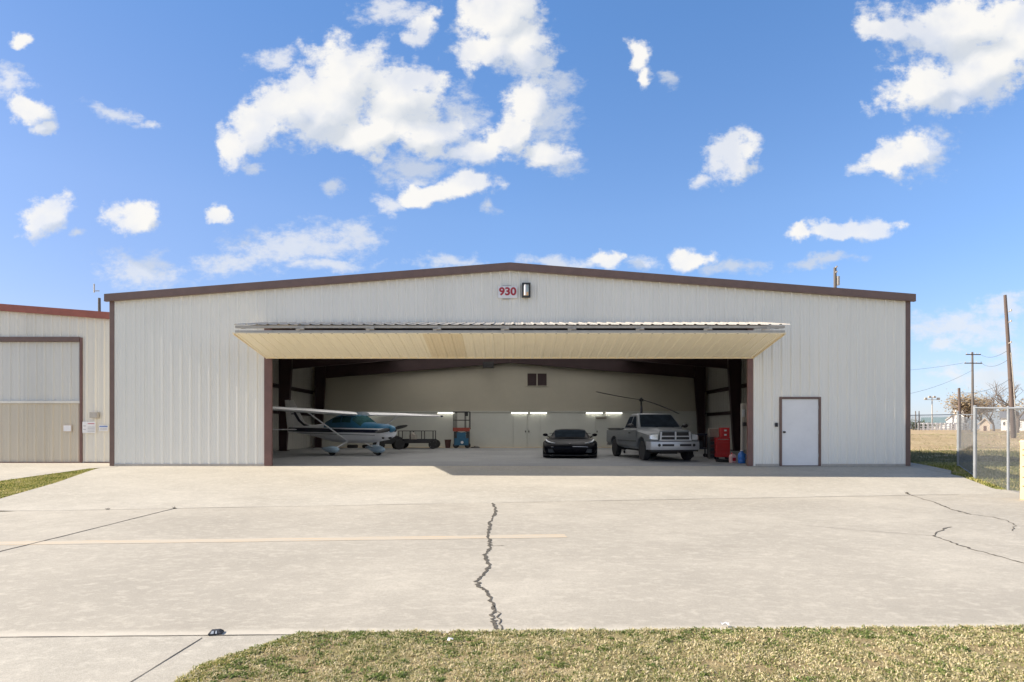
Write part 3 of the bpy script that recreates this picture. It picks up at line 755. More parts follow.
# neighbour's signs
def plate(name, label, cat, px0, py0, px1, py1, face, lines=(), y=NY - .045, th=.02):
    x0, x1 = (px0 - CX) * y / F, (px1 - CX) * y / F; z0, z1 = EYE + (HY - py1) * y / F, EYE + (HY - py0) * y / F
    t = thing(name, label, cat, ((x0 + x1) / 2, y, z0)); w, h = (x1 - x0) / 2, z1 - z0
    MB().box(-w, w, -th, 0, 0, h).build('panel', face, t, bevel=.004)
    for m, a, b, c, d in lines:
        MB().box(-w + a * 2 * w, -w + b * 2 * w, -th - .004, -th, h * c, h * d).build('print_line', m, t)
    return t
plate('notice_plate', 'blank cream notice plate on the tan hangar door', 'sign', 63.3, 424.8, 72, 431.8, M['house_cream'], [(M['sign_white'], .08, .92, .1, .9)], y=NY + .0 - .005)
L = [(M['ink_grey'], .4, .95, .12 + .13 * k, .16 + .13 * k) for k in range(4)] + [(M['red_ink'], .42, .92, .80, .86), (M['ink_grey'], .06, .28, .3, .36), (M['ink_grey'], .06, .28, .6, .66)]
plate('notice_board', 'large white notice with red heading on the white wall', 'sign', 82.8, 421.8, 95.8, 433, M['sign_white'], L)
plate('wall_placard', 'small white placard with blue heading near brown corner trim', 'sign', 99.4, 425.2, 108.4, 431.2, M['sign_white'], [(M['ink_blue'], .05, .95, .66, .9), (M['ink_grey'], .1, .9, .2, .28), (M['ink_grey'], .1, .9, .4, .48)])
t = thing('junction_box', 'grey electrical box above the white notices', 'box', ((96.2 - CX) * NY / F, NY - .03, EYE + (HY - 418) * NY / F))
MB().box(-.14, .14, -.12, 0, 0, .21).build('housing', M['galv_dull'], t, bevel=.008)
MB().box(-.12, .12, -.128, -.121, .02, .19).build('cover', M['galv_dull'], t)

# ================================================================== TUBE LIGHTS
tl = None
for i, (px0, px1, where) in enumerate(((360.5, 378.5, 'over the aircraft windshield'), (437, 455, 'left of the lift railing'), (511, 528, 'left of the central pair above the double door'), (530, 547, 'right of the central pair above the double door'), (585.5, 603, 'above the single inner door'), (605, 622.5, 'behind the pickup cab roof'))):
    d = BY - .15; x = ((px0 + px1) / 2 - CX) * d / F; hwid = 0.555
    if tl is None:
        tl = t = thing('tube_light', '', 'light', (x, d, 2.26), 0, 'fluorescent tube lights on the back wall')
        MB().prism([(.05, .06), (-.05, .06), (-.09, .0), (.05, .0)], 0, -hwid, hwid).build('housing', M['liner'], t)
        for yy in (-.045, .0): MB().cyl((-hwid + .03, yy, -.025), (hwid - .03, yy, -.025), .019, n=10).build('tube', M['tube'], t, smooth=40)
        for q in (-hwid, hwid - .03): MB().box(q, q + .03, -.075, .03, -.045, .0).build('socket', M['white'], t)
    else: t = dup(tl, (x, d, 2.26))
    t['label'] = 'lit fluorescent tube light ' + where

# ================================================================== AIRPLANE
AC = thing('light_aircraft', 'high wing light aircraft, blue and white with navy stripe', 'aircraft', (-7.27, 27.6, 0.004), math.atan2(-.6, .8))
ST = [  # x, z bottom, z top, half width, exponent
    (2.50, .86, 1.30, .30, 2.3), (2.42, .80, 1.36, .42, 2.4), (2.15, .70, 1.42, .50, 2.6), (1.35, .60, 1.47, .55, 3.0), (1.12, .57, 1.50, .56, 3.2),
    (.52, .55, 1.84, .56, 3.6), (-.1, .55, 1.87, .56, 3.8), (-.9, .56, 1.84, .54, 3.6), (-1.5, .61, 1.66, .49, 3.2), (-2.2, .72, 1.46, .38, 2.8), (-3.4, .88, 1.38, .25, 2.5), (-4.6, 1.0, 1.32, .13, 2.3), (-5.35, 1.06, 1.28, .05, 2.2)]
def sec(x):
    for a, b in zip(ST, ST[1:]):
        if b[0] <= x <= a[0]:
            t = (a[0] - x) / (a[0] - b[0]); return tuple(p + (q - p) * t for p, q in zip(a, b))
    return ST[0] if x > ST[0][0] else ST[-1]
def fp(x, th, off=0.0):
    _, zb, zt, hw, n = sec(x); c, s = math.cos(th), math.sin(th)
    y = (hw + off) * math.copysign(abs(c) ** (2 / n), c); z = (zb + zt) / 2 + ((zt - zb) / 2 + off) * math.copysign(abs(s) ** (2 / n), s)
    return (x, y, z)
NR_ = 40
xs_ = sorted({s[0] for s in ST} | {2.3, 1.75, .82, -.5, -1.2, -1.85, -2.8, -4.0, -5.0}, reverse=True)
mb = MB().loft([[fp(x, 2 * math.pi * i / NR_) for i in range(NR_)] for x in xs_])
fus = mb.build('fuselage', M['ac_white'], AC, smooth=50)
# paint scheme as a function of the aircraft's own coordinates: blue top, white line, navy stripe, white belly
m, nt, b = new_mat('aircraft_paint_scheme')
o = coords(nt, 'Object'); s_ = N(nt, 'ShaderNodeSeparateXYZ'); nt.links.new(o, s_.inputs[0])
x_, z_ = s_.outputs[0], s_.outputs[2]
line = math_(nt, 'MULTIPLY_ADD', x_, -.012, 1.245)                           # lower edge of the blue
aft = N(nt, 'ShaderNodeMapRange'); nt.links.new(x_, aft.inputs['Value'])
aft.inputs['From Min'].default_value = -2.0; aft.inputs['From Max'].default_value = -.2; aft.inputs['To Min'].default_value = .02; aft.inputs['To Max'].default_value = 0
dz = math_(nt, 'SUBTRACT', z_, line)
isblue = math_(nt, 'MULTIPLY', math_(nt, 'GREATER_THAN', dz, 0.0), math_(nt, 'GREATER_THAN', x_, -1.75))
navy = math_(nt, 'MULTIPLY', math_(nt, 'LESS_THAN', math_(nt, 'ABSOLUTE', math_(nt, 'ADD', dz, .13)), math_(nt, 'MULTIPLY_ADD', aft.outputs[0], 1.3, .075)), math_(nt, 'LESS_THAN', x_, 2.2))
thin = math_(nt, 'LESS_THAN', math_(nt, 'ABSOLUTE', math_(nt, 'ADD', dz, .30)), .012)
n1 = noise(nt, o, 3.0, 4)
wht = ramp(nt, n1, [(.3, (.74, .75, .79)), (.7, (.80, .81, .84))]); blu = ramp(nt, n1, [(.3, (.024, .11, .21)), (.7, (.034, .15, .27))])
c = mixc(nt, isblue, wht, blu); c = mixc(nt, navy, c, (.012, .016, .04)); c = mixc(nt, math_(nt, 'MULTIPLY', thin, math_(nt, 'LESS_THAN', x_, 2.0)), c, (.05, .06, .10))
nt.links.new(c, b.inputs['Base Color']); b.inputs['Roughness'].default_value = .35; b.inputs['Specular IOR Level'].default_value = .25
fus.data.materials.clear(); fus.data.materials.append(m)
def patch(name, x0, x1, t0, t1, mat_, off=.006, nx=6, nt_=8):
    mb = MB(); g = []
    for i in range(nx + 1):
        for j in range(nt_ + 1):
            x = x0 + (x1 - x0) * i / nx; g.append(fp(x, t0 + (t1 - t0) * j / nt_, off))
    mb.add(g, [(i * (nt_ + 1) + j, i * (nt_ + 1) + j + 1, (i + 1) * (nt_ + 1) + j + 1, (i + 1) * (nt_ + 1) + j) for i in range(nx) for j in range(nt_)])
    return mb.build(name, mat_, AC, smooth=60)
patch('windshield', 1.10, .50, rad(24), rad(156), M['ac_glass'])
for sgn in (0, 1):
    a = lambda t: rad(t) if not sgn else rad(180 - t)
    patch('door_window', .40, -.25, a(13), a(46), M['ac_glass']); patch('rear_side_window', -.33, -1.0, a(13), a(44), M['ac_glass'])
patch('rear_window', -1.02, -1.75, rad(40), rad(140), M['ac_glass'])
# cowl front with air intakes, spinner, propeller
mb = MB()
for y in (-.24, .24): mb.ball((2.49, y, 1.13), (.04, .11, .07), 10)
mb.ball((2.45, 0, .80), (.05, .10, .06), 10).ball((2.33, -.30, .80), (.06, .06, .05), 8).ball((2.33, .30, .80), (.06, .06, .05), 8)
mb.build('air_intake', M['black'], AC, smooth=50)
MB().lathe([(.155, 2.49), (.16, 2.54), (.145, 2.62), (.105, 2.70), (.05, 2.76), (.004, 2.78)], (0, 0, 1.20), 0, 18).build('spinner', M['ac_blue'], AC, smooth=50)
for sgn in (-1, 1):
    t = rad(9); dr = Vector((0, math.cos(t) * sgn, math.sin(t) * sgn)); rings = []
    for r_, ch, th in ((.12, .05, .03), (.3, .085, .022), (.55, .085, .014), (.85, .06, .008), (.95, .02, .005)):
        p = Vector((2.57, 0, 1.20)) + dr * r_; side = Vector((.35, -dr.z * .94, dr.y * .94)).normalized(); nn = dr.cross(side)
        rings.append([tuple(p + side * (ch * math.cos(2 * math.pi * i / 8)) + nn * (th * math.sin(2 * math.pi * i / 8))) for i in range(8)])
    MB().loft(rings).build('propeller_blade', M['black'], AC, smooth=50)
# wings with a tapered outer panel, struts
def airfoil(c, t, le, z, y):
    out_ = []
    for i in range(16):
        a = 2 * math.pi * i / 16; xx = (1 + math.cos(a)) / 2
        yt = 5 * t * (.2969 * math.sqrt(xx) - .126 * xx - .3516 * xx ** 2 + .2843 * xx ** 3 - .1015 * xx ** 4)
        out_.append((le - c * xx, y, z + c * (yt * (1.25 if a < math.pi else -.75) + .012 * 4 * xx * (1 - xx))))
    return out_
WZ = 1.86
for sgn in (-1, 1):
    up_w = .20 if sgn < 0 else .02        # the aircraft stands with its near wing a little high
    rings = [airfoil(1.63, .125, .66, WZ, sgn * .35), airfoil(1.63, .12, .66, WZ + up_w * .46, sgn * 2.6), airfoil(1.12, .115, .50, WZ + up_w * .95, sgn * 5.25), airfoil(.8, .10, .36, WZ + up_w, sgn * 5.45), airfoil(.3, .08, .12, WZ + up_w, sgn * 5.52)]
    wg = MB().loft(rings).build('wing', M['ac_white'], AC, smooth=45)
    MB().beam((-.62, sgn * .6, WZ - .035), (-.62, sgn * 2.6, WZ - .03 + up_w * .46), .012, .01).beam((-.60, sgn * 2.62, WZ - .03 + up_w * .46), (-.38, sgn * 5.2, WZ - .02 + up_w), .012, .01).build('flap_seam', M['dark'], wg)
    MB().ball((.33, sgn * 5.53, WZ + up_w), (.12, .05, .05), 8).build('wing_tip', M['navy'], wg, smooth=50)
    p0, p1 = Vector((.12, sgn * .53, .66)), Vector((.10, sgn * 2.55, WZ - .05 + up_w * .45)); rings = []
    for p in (p0, p1): rings.append([(p.x + .065 * math.cos(2 * math.pi * i / 10), p.y, p.z + .026 * math.sin(2 * math.pi * i / 10)) for i in range(10)])
    MB().loft(rings).build('wing_strut', M['ac_white'], AC, smooth=50)
    mb = MB().prism([(.0, .60), (-.16, .60), (-.10, .34), (-.02, .34)], 1, sgn * .45, sgn * .47)
    mb = MB().loft([[(q + .07, sgn * .42, .64), (q - .07, sgn * .42, .64), (q - .07, sgn * .44, .60), (q + .07, sgn * .44, .60)] for q in (0,)] + [[(q + .05, sgn * 1.20, .30), (q - .05, sgn * 1.20, .30), (q - .05, sgn * 1.215, .27), (q + .05, sgn * 1.215, .27)] for q in (0,)])
    MB().beam((0, sgn * .42, .62), (0, sgn * 1.2, .27), .12, .03, up=(0, sgn * .4, 1)).build('gear_leg', M['ac_white'], AC, bevel=.008)
    yf = sgn * .11
    pts = [((-.9, 0, 1.17), .75, .62), ((-4.5, sgn * .06, 1.17), .9, .1)]
def wheel_fairing(x, y, z, L, name='wheel_fairing'):
    rings = []
    for k, (q, w_, h_) in enumerate(((.52, .02, .02), (.46, .08, .08), (.28, .13, .145), (0, .15, .17), (-.3, .13, .14), (-.6, .07, .08), (-.82, .012, .012))):
        rings.append([(x + q * L, y + w_ * math.cos(2 * math.pi * i / 14), z + .03 * (q < -.3) + h_ * math.sin(2 * math.pi * i / 14)) for i in range(14)])
    f_ = MB().loft(rings).build(name, M['ac_pale'], AC, smooth=55)
    MB().lathe([(.06, -.07), (.17, -.07), (.195, -.045), (.195, .045), (.17, .07), (.06, .07)], (x - .0, y, .195), 1, 20).build('tyre', M['rubber'], f_, smooth=40)
wheel_fairing(0, 1.25, .27, .95); wheel_fairing(0, -1.25, .27, .95); wheel_fairing(1.65, 0, .27, .85)
MB().cyl((1.68, 0, .75), (1.66, 0, .42), .05, .04, 10).cyl((1.60, 0, .62), (1.55, 0, .45), .018, n=6).build('nose_strut', M['ac_white'], AC, smooth=40)
# tail
def surf(name, prof, t0, mat_, axis):
    """prof: (span, leading x, trailing x, thickness)"""
    rings = []
    for sp, le, te, th in prof:
        rg = []
        for i in range(12):
            a = 2 * math.pi * i / 12; q = (1 + math.cos(a)) / 2; y = th * math.sin(a) * (1 - q * .6)
            rg.append((le + (te - le) * q, y, sp) if axis == 2 else (le + (te - le) * q, sp, t0 + y))
        rings.append(rg)
    return MB().loft(rings).build(name, mat_, AC, smooth=50)
fin = surf('tail_fin', [(1.22, -3.0, -5.0, .03), (1.40, -3.35, -5.02, .05), (1.55, -3.95, -5.05, .05), (2.25, -4.55, -5.22, .04), (2.70, -4.92, -5.32, .03)], 0, M['ac_white'], 2)
surf('rudder', [(1.02, -5.06, -5.42, .035), (1.55, -5.07, -5.55, .035), (2.25, -5.24, -5.66, .03), (2.72, -5.34, -5.72, .02)], 0, M['ac_white'], 2)
for sgn in (-1, 1):
    surf('stabiliser', [(sgn * .05, -4.35, -5.30, .05), (sgn * 1.6, -4.72, -5.32, .035), (sgn * 1.72, -4.9, -5.30, .02)], 1.17, M['ac_white'], 1)
    mb = MB(); yy = sgn * .055
    for off, wd_ in ((0, .10), (.22, .05)):
        P = [(-3.3 - off * .4, 1.30 - off * .2), (-3.9 - off * .4, 1.40), (-4.3 - off * .5, 1.62), (-4.65 - off * .6, 1.98), (-4.95 - off * .4, 2.20 - off)]
        for (a, b_), (c_, d_) in zip(P, P[1:]):
            mb.beam((a, yy, b_), (c_, yy, d_), wd_, .012, up=(0, 1, 0))
    mb.build('tail_stripe', M['navy'], fin)

# ================================================================== SUPERCAR
CR = thing('sports_car', 'low black sports car facing out of the hangar', 'car', (2.66, 26.2, 0.004), math.atan2(-.995, -.1)); CR.scale = (1, 1.09, 1)
CS = [(2.28, [(0, .24), (.45, .22), (.66, .27), (.72, .36), (.70, .44), (.55, .50), (.28, .53), (0, .54)]),
      (2.12, [(0, .15), (.72, .15), (.92, .22), (.97, .36), (.95, .50), (.72, .585), (.36, .59), (0, .60)]),
      (1.85, [(0, .14), (.88, .14), (1.0, .24), (1.02, .42), (1.01, .62), (.80, .70), (.42, .65), (0, .66)]),
      (1.45, [(0, .14), (.92, .14), (1.03, .26), (1.05, .50), (1.035, .72), (.84, .80), (.46, .72), (0, .73)]),
      (.95, [(0, .14), (.92, .14), (1.03, .26), (1.04, .50), (1.01, .72), (.84, .815), (.46, .80), (0, .81)]),
      (.2, [(0, .14), (.90, .14), (.99, .24), (.99, .48), (.99, .70), (.86, .82), (.48, .84), (0, .85)]),
      (-.7, [(0, .14), (.90, .14), (1.0, .24), (1.0, .48), (1.01, .72), (.90, .86), (.5, .88), (0, .89)]),
      (-1.4, [(0, .15), (.92, .15), (1.04, .28), (1.05, .52), (1.04, .76), (.90, .90), (.5, .93), (0, .94)]),
      (-2.0, [(0, .22), (.9, .22), (1.0, .34), (1.02, .54), (1.0, .76), (.86, .88), (.5, .91), (0, .91)]),
      (-2.3, [(0, .34), (.8, .34), (.92, .42), (.94, .56), (.92, .70), (.8, .80), (.5, .83), (0, .83)])]
def mirror_ring(x, h): return [(x, y, z) for y, z in h] + [(x, -y, z) for y, z in reversed(h[1:-1])]
def wcut(x, y0, y1, r, z): return MB().cyl((x, y0, z), (x, y1, z), r, n=28)
body = MB().loft([mirror_ring(x, h) for x, h in CS]).build('body', M['car'], CR)
md = body.modifiers.new('s', 'SUBSURF'); md.levels = 2; md.render_levels = 2
dg = bpy.context.evaluated_depsgraph_get(); me = bpy.data.meshes.new_from_object(body.evaluated_get(dg)); body.modifiers.clear(); body.data = me
cut(body, [wcut(1.36, s * .74, s * 1.3, .37, .35) for s in (-1, 1)] + [wcut(-1.34, s * .70, s * 1.3, .385, .36) for s in (-1, 1)] +
    [MB().loft([[(2.5, s * .50, .20), (2.5, s * .84, .20), (2.5, s * .86, .40), (2.5, s * .62, .40)], [(1.98, s * .60, .22), (1.98, s * .80, .22), (1.98, s * .80, .38), (1.98, s * .66, .38)]]) for s in (-1, 1)])
GH = [(.98, [(.74, .80), (.58, .815), (.3, .83), (0, .835)]), (.55, [(.76, .83), (.64, .98), (.36, 1.005), (0, 1.01)]), (.12, [(.78, .84), (.62, 1.12), (.36, 1.155), (0, 1.16)]), (-.35, [(.80, .85), (.60, 1.165), (.34, 1.20), (0, 1.205)]),
      (-.95, [(.80, .87), (.56, 1.12), (.32, 1.16), (0, 1.17)]), (-1.7, [(.62, .90), (.42, .97), (.24, .99), (0, .995)])]
def gring(x, h): return [(x, y, z) for y, z in h] + [(x, -y, z) for y, z in reversed(h[:-1])]
MB().loft([gring(x, h) for x, h in GH]).build('cabin', M['car'], CR, smooth=40)
def gsec(x):
    for a, b in zip(GH, GH[1:]):
        if b[0] <= x <= a[0]:
            t = (a[0] - x) / (a[0] - b[0]); return [(p[0] + (q[0] - p[0]) * t, p[1] + (q[1] - p[1]) * t) for p, q in zip(a[1], b[1])]
mb = MB(); xs_ = lin(.93, .14, 6)
mb.add([(x + .004, y, z + .008) for x in xs_ for y, z in [(p[0] * k, p[1]) for p, k in ((gsec(x)[1], .97), (gsec(x)[2], 1), (gsec(x)[3], 1))] + [(-gsec(x)[2][0], gsec(x)[2][1]), (-gsec(x)[1][0] * .97, gsec(x)[1][1])]],
       [(i * 5 + j, i * 5 + j + 1, (i + 1) * 5 + j + 1, (i + 1) * 5 + j) for i in range(6) for j in range(4)])
MB_ws = mb.build('windshield', M['glass'], CR, smooth=50)
for s in (-1, 1):
    mb = MB()
    for x in lin(.45, -.75, 6):
        a, b_ = gsec(x)[0], gsec(x)[1]
        for t in (.22, .9): mb.v.append((x, s * (a[0] + (b_[0] - a[0]) * t + .006), a[1] + (b_[1] - a[1]) * t))
    for i in range(6): mb.f.append((2 * i, 2 * i + 2, 2 * i + 3, 2 * i + 1)); mb.m.append(0)
    mb.build('side_window', M['glass'], CR)
    # swept headlight, running light strip
    P = [(1.99, .60, .640), (2.02, .80, .600), (1.80, .94, .700), (1.62, .92, .775), (1.76, .80, .742)]
    mb = MB(); top = [(x, s * y, z + .012) for x, y, z in P]; bot = [(x - .02, s * y, z - .05) for x, y, z in P]
    mb.add(top + bot, [(0, 1, 2, 3, 4)] + [(i, (i + 1) % 5, 5 + (i + 1) % 5, 5 + i) for i in range(5)])
    h_ = mb.build('headlight', M['black'], CR)
    MB().tube([(2.035, s * .56, .612), (2.0, s * .72, .640), (1.88, s * .84, .690), (1.74, s * .90, .750)], .030, 6).build('running_light', M['lens'], h_, smooth=50)
    MB().ball((1.9, s * .82, .668), (.06, .05, .03), 10).build('lamp', M['lens'], h_, smooth=50)
    MB().loft([[(2.10, s * .52, .24), (2.10, s * .82, .23), (2.10, s * .84, .38), (2.10, s * .64, .385)], [(2.03, s * .56, .24), (2.03, s * .80, .24), (2.03, s * .80, .37), (2.03, s * .66, .375)]]).build('radiator_grille', M['truck_dark'], CR)
    mb = MB().beam((.62, s * .80, .83), (.60, s * .92, .92), .06, .035)
    mm = mb.build('mirror', M['car'], CR)
    MB().loft([[(q, s * (.98 + .105 * math.cos(t) * w_), .945 + .068 * math.sin(t) * w_) for t in [2 * math.pi * i / 10 for i in range(10)]] for q, w_ in ((.70, .45), (.66, .9), (.58, 1.0), (.55, .95))]).build('mirror_shell', M['car'], mm, smooth=50)
def wheel(par, x, y, z, r, w, s, spokes=5, rimr=.72):
    t_ = MB().lathe([(r * .6, -w / 2), (r * .93, -w / 2), (r, -w / 2 + .03), (r, w / 2 - .03), (r * .93, w / 2), (r * .6, w / 2)], (0, 0, 0), 1, 28).build('wheel', M['rubber'], par, smooth=40)
    t_.location = (x, y, z)
    mb = MB().lathe([(.02, s * w * .30), (r * .18, s * w * .32), (r * .2, s * w * .22), (r * .60, s * w * .18), (r * rimr, s * w * .48), (r * rimr, s * w * .40), (r * .62, -s * w * .3)], (0, 0, 0), 1, 24)
    for k in range(spokes):
        a = 2 * math.pi * k / spokes
        mb.beam((r * .1 * math.cos(a), s * w * .34, r * .1 * math.sin(a)), (r * rimr * .97 * math.cos(a), s * w * .42, r * rimr * .97 * math.sin(a)), .055, .03, up=(0, 1, 0))
    mb.build('rim', M['alloy'], t_, smooth=35)
    return t_
for x, y, r_ in ((1.36, .90, .335), (1.36, -.90, .335), (-1.34, .88, .35), (-1.34, -.88, .35)): wheel(CR, x, y, r_, r_, .27, 1 if y > 0 else -1)
MB().loft([[(2.30, -.6, .115), (2.30, .6, .115), (2.30, .6, .14), (2.30, -.6, .14)], [(2.1, -.98, .115), (2.1, .98, .115), (2.1, .98, .14), (2.1, -.98, .14)], [(1.8, -1.0, .115), (1.8, 1.0, .115), (1.8, 1.0, .14), (1.8, -1.0, .14)]]).build('front_splitter', M['black'], CR)
MB().tube([(2.13, .84, .455), (2.27, .55, .475), (2.32, .10, .485)], .012, 6).tube([(2.13, -.84, .455), (2.25, -.62, .47)], .012, 6).build('bumper_highlight', M['alloy'], CR, smooth=50)  # bright tubes stand in for the highlight along the bumper lip
MB().lathe([(.001, 0), (.045, 0), (.045, .012), (.001, .016)], (2.165, 0, .600), 2, 14).build('badge', M['chrome'], CR, smooth=40)
MB().box(-2.25, -1.9, -.9, .9, .98, 1.0).box(-2.1, -2.05, -.6, -.57, .86, .98).box(-2.1, -2.05, .57, .6, .86, .98).build('rear_wing', M['car'], CR)

# ================================================================== PICKUP
TK = thing('pickup_truck', 'grey extended cab pickup truck with cross bar grille', 'truck', (5.98, 22.65, 0.004), math.atan2(-.993, .12))
FA, RA, WR = 0.0, -3.55, .375                   # axles, tyre radius
low = [(-4.75, .62), (-4.75, 1.17), (-2.32, 1.17), (-2.30, 1.22), (-.55, 1.22), (.55, 1.13), (.86, 1.09), (.90, .80), (.88, .52), (-.45, .42), (-3.0, .42), (-4.1, .50)]
def truck_ring(x, z0, z1, w0, w1, crown=0.0):
    return [(x, -w0 + .08, z0), (x, -w0, z0 + .12), (x, -w0, (z0 + z1) / 2), (x, -w1, z1 - .07), (x, -w1 + .09, z1), (x, -.52, z1 + crown * .3), (x, -.42, z1 + crown), (x, .42, z1 + crown), (x, .52, z1 + crown * .3), (x, w1 - .09, z1), (x, w1, z1 - .07), (x, w0, (z0 + z1) / 2), (x, w0, z0 + .12), (x, w0 - .08, z0)]
rings = [truck_ring(-4.76, .58, 1.19, .94, .93), truck_ring(-4.72, .52, 1.21, .97, .96), truck_ring(-2.35, .44, 1.21, .985, .965), truck_ring(-2.30, .42, 1.24, .985, .965), truck_ring(-.62, .42, 1.24, .985, .965, .02),
         truck_ring(-.45, .42, 1.17, .985, .96, .09), truck_ring(.2, .44, 1.10, .985, .95, .11), truck_ring(.62, .50, 1.05, .97, .92, .115), truck_ring(.80, .56, 1.01, .95, .88, .11), truck_ring(.865, .62, .97, .91, .84, .10)]
body = MB().loft(rings).build('body', M['truck'], TK)
cut(body, [wcut(x, s * .70, s * 1.3, .475, .43) for s in (-1, 1) for x in (FA, RA)] + [MB().box(-4.66, -2.45, -.80, .80, .75, 1.6)])
# cab with pillars and glass
CB = [(-.50, 1.20, .86, .0), (-1.12, 1.80, .72, 1), (-1.45, 1.845, .70, 1), (-2.05, 1.83, .70, 1), (-2.30, 1.20, .86, 0)]
def cabring(x, z, hw): return [(x, -.93, 1.20), (x, -hw - .02, z - .05), (x, -hw + .08, z), (x, 0, z + .015), (x, hw - .08, z), (x, hw + .02, z - .05), (x, .93, 1.20)]
cab = MB().loft([[(-.52, -.90, 1.20), (-.54, -.88, 1.225), (-.55, -.5, 1.25), (-.55, 0, 1.255), (-.55, .5, 1.25), (-.54, .88, 1.225), (-.52, .90, 1.20)], cabring(-1.14, 1.785, .70), cabring(-1.30, 1.83, .70), cabring(-2.0, 1.825, .69), cabring(-2.18, 1.76, .69),
                 [(-2.33, -.90, 1.20), (-2.32, -.88, 1.24), (-2.315, -.5, 1.26), (-2.315, 0, 1.26), (-2.315, .5, 1.26), (-2.32, .88, 1.24), (-2.33, .90, 1.20)]]).build('cab', M['truck'], TK, smooth=38)
a0, a1 = Vector((-.575, 0, 1.275)), Vector((-1.125, 0, 1.765))
mb = MB(); n_ = Vector((.66, 0, .75)) * .012
for t, hw in ((0, .80), (.5, .735), (1, .655)):
    p = a0.lerp(a1, t) + n_
    for k in (-1, -.6, 0, .6, 1): mb.v.append((p.x + .02 * (1 - k * k), hw * k, p.z))
for i in range(2):
    for j in range(4): mb.f.append((i * 5 + j, i * 5 + j + 1, i * 5 + j + 6, i * 5 + j + 5)); mb.m.append(0)
ws = mb.build('windshield', M['glass'], TK, smooth=50)
MB().tube([(-.66, -.55, 1.375), (-.82, -.68, 1.52), (-1.0, -.66, 1.675)], .012, 5).tube([(-.64, -.42, 1.36), (-.80, -.50, 1.50), (-.98, -.62, 1.67)], .010, 5).build('glass_glint', M['alloy'], ws) if False else None
MB().tube([(-.56, .55, 1.275), (-.62, .1, 1.315)], .010, 5).tube([(-.56, -.1, 1.275), (-.62, -.55, 1.315)], .010, 5).build('wiper', M['black'], TK)
for s in (-1, 1):
    def side(x, t): return (x, s * (.93 + (.725 - .93) * t + .008), 1.20 + .55 * t)
    for nm, q in (('door_window', [(-.78, .10), (-1.48, .10), (-1.48, .93), (-1.22, .93)]), ('rear_quarter_window', [(-1.56, .10), (-2.16, .10), (-2.06, .90), (-1.56, .93)])):
        MB().add([side(x, t) for x, t in q], [(0, 1, 2, 3)]).build(nm, M['glass'], TK)
    dr = MB().box(-1.50, -.52, s * .984 if s > 0 else -.996, s * .996 if s > 0 else -.984, .50, 1.14).build('door', M['truck'], TK, bevel=.01)
    MB().box(-1.44, -1.26, min(s * .996, s * 1.012), max(s * .996, s * 1.012), 1.02, 1.06).build('handle', M['black'], dr)
    MB().box(-2.9, -.55, min(s * .990, s * 1.008), max(s * .990, s * 1.008), .70, .76).build('side_moulding', M['truck_dark'], TK, bevel=.006)
    mm = MB().beam((-.80, s * .90, 1.26), (-.80, s * 1.04, 1.30), .05, .04).build('mirror', M['black'], TK)
    MB().loft([[(q, s * (1.12 + .12 * math.cos(t) * w_), 1.33 + .085 * math.sin(t) * w_) for t in [2 * math.pi * i / 12 for i in range(12)]] for q, w_ in ((-.70, .6), (-.75, .95), (-.82, 1), (-.86, .95))]).build('mirror_shell', M['black'], mm, smooth=50)
    # headlight tapering to the corner
    MB().loft([[(.915, s * .66, .80), (.915, s * .66, 1.0), (.84, s * .66, 1.0), (.84, s * .66, .80)], [(.90, s * .86, .81), (.89, s * .86, .99), (.80, s * .86, .99), (.82, s * .86, .81)], [(.82, s * .94, .83), (.81, s * .935, .95), (.74, s * .94, .95), (.74, s * .945, .83)]]).build('headlight', M['lens'], TK, bevel=.006)
    MB().loft([[(.875, s * .90, .80), (.875, s * .90, .96), (.84, s * .9, .96), (.84, s * .9, .80)], [(.80, s * .965, .81), (.79, s * .96, .95), (.74, s * .955, .95), (.74, s * .96, .81)]]).build('turn_signal', M['amber'], TK) if False else None
    for x in (FA, RA): wheel(TK, x, s * .84, WR, WR, .24, s, 8, .62)
# grille: bright frame with a cross, dark slats
gr = MB().loft([[(.84, -.62, .78), (.84, .62, .78), (.84, .56, 1.10), (.84, -.56, 1.10)], [(.905, -.60, .79), (.905, .60, .79), (.905, .545, 1.09), (.905, -.545, 1.09)]]).build('grille', M['black'], TK)
mb = MB().beam((.93, -.62, .785), (.93, .62, .785), .05, .045).beam((.93, -.57, .79), (.93, -.545, 1.09), .05, .06).beam((.93, .57, .79), (.93, .545, 1.09), .05, .06)
mb.beam((.935, -.58, .925), (.935, .58, .925), .05, .042).beam((.94, 0, .79), (.94, 0, 1.10), .05, .06)
mb.build('grille_cross', M['bumper'], gr, bevel=.008)
MB().loft([[(.80, -.58, 1.085), (.80, .58, 1.085), (.80, .54, 1.17), (.80, -.54, 1.17)], [(.93, -.56, 1.08), (.93, .56, 1.08), (.92, .52, 1.13), (.92, -.52, 1.13)]]).build('hood_lip', M['truck'], TK, bevel=.01)
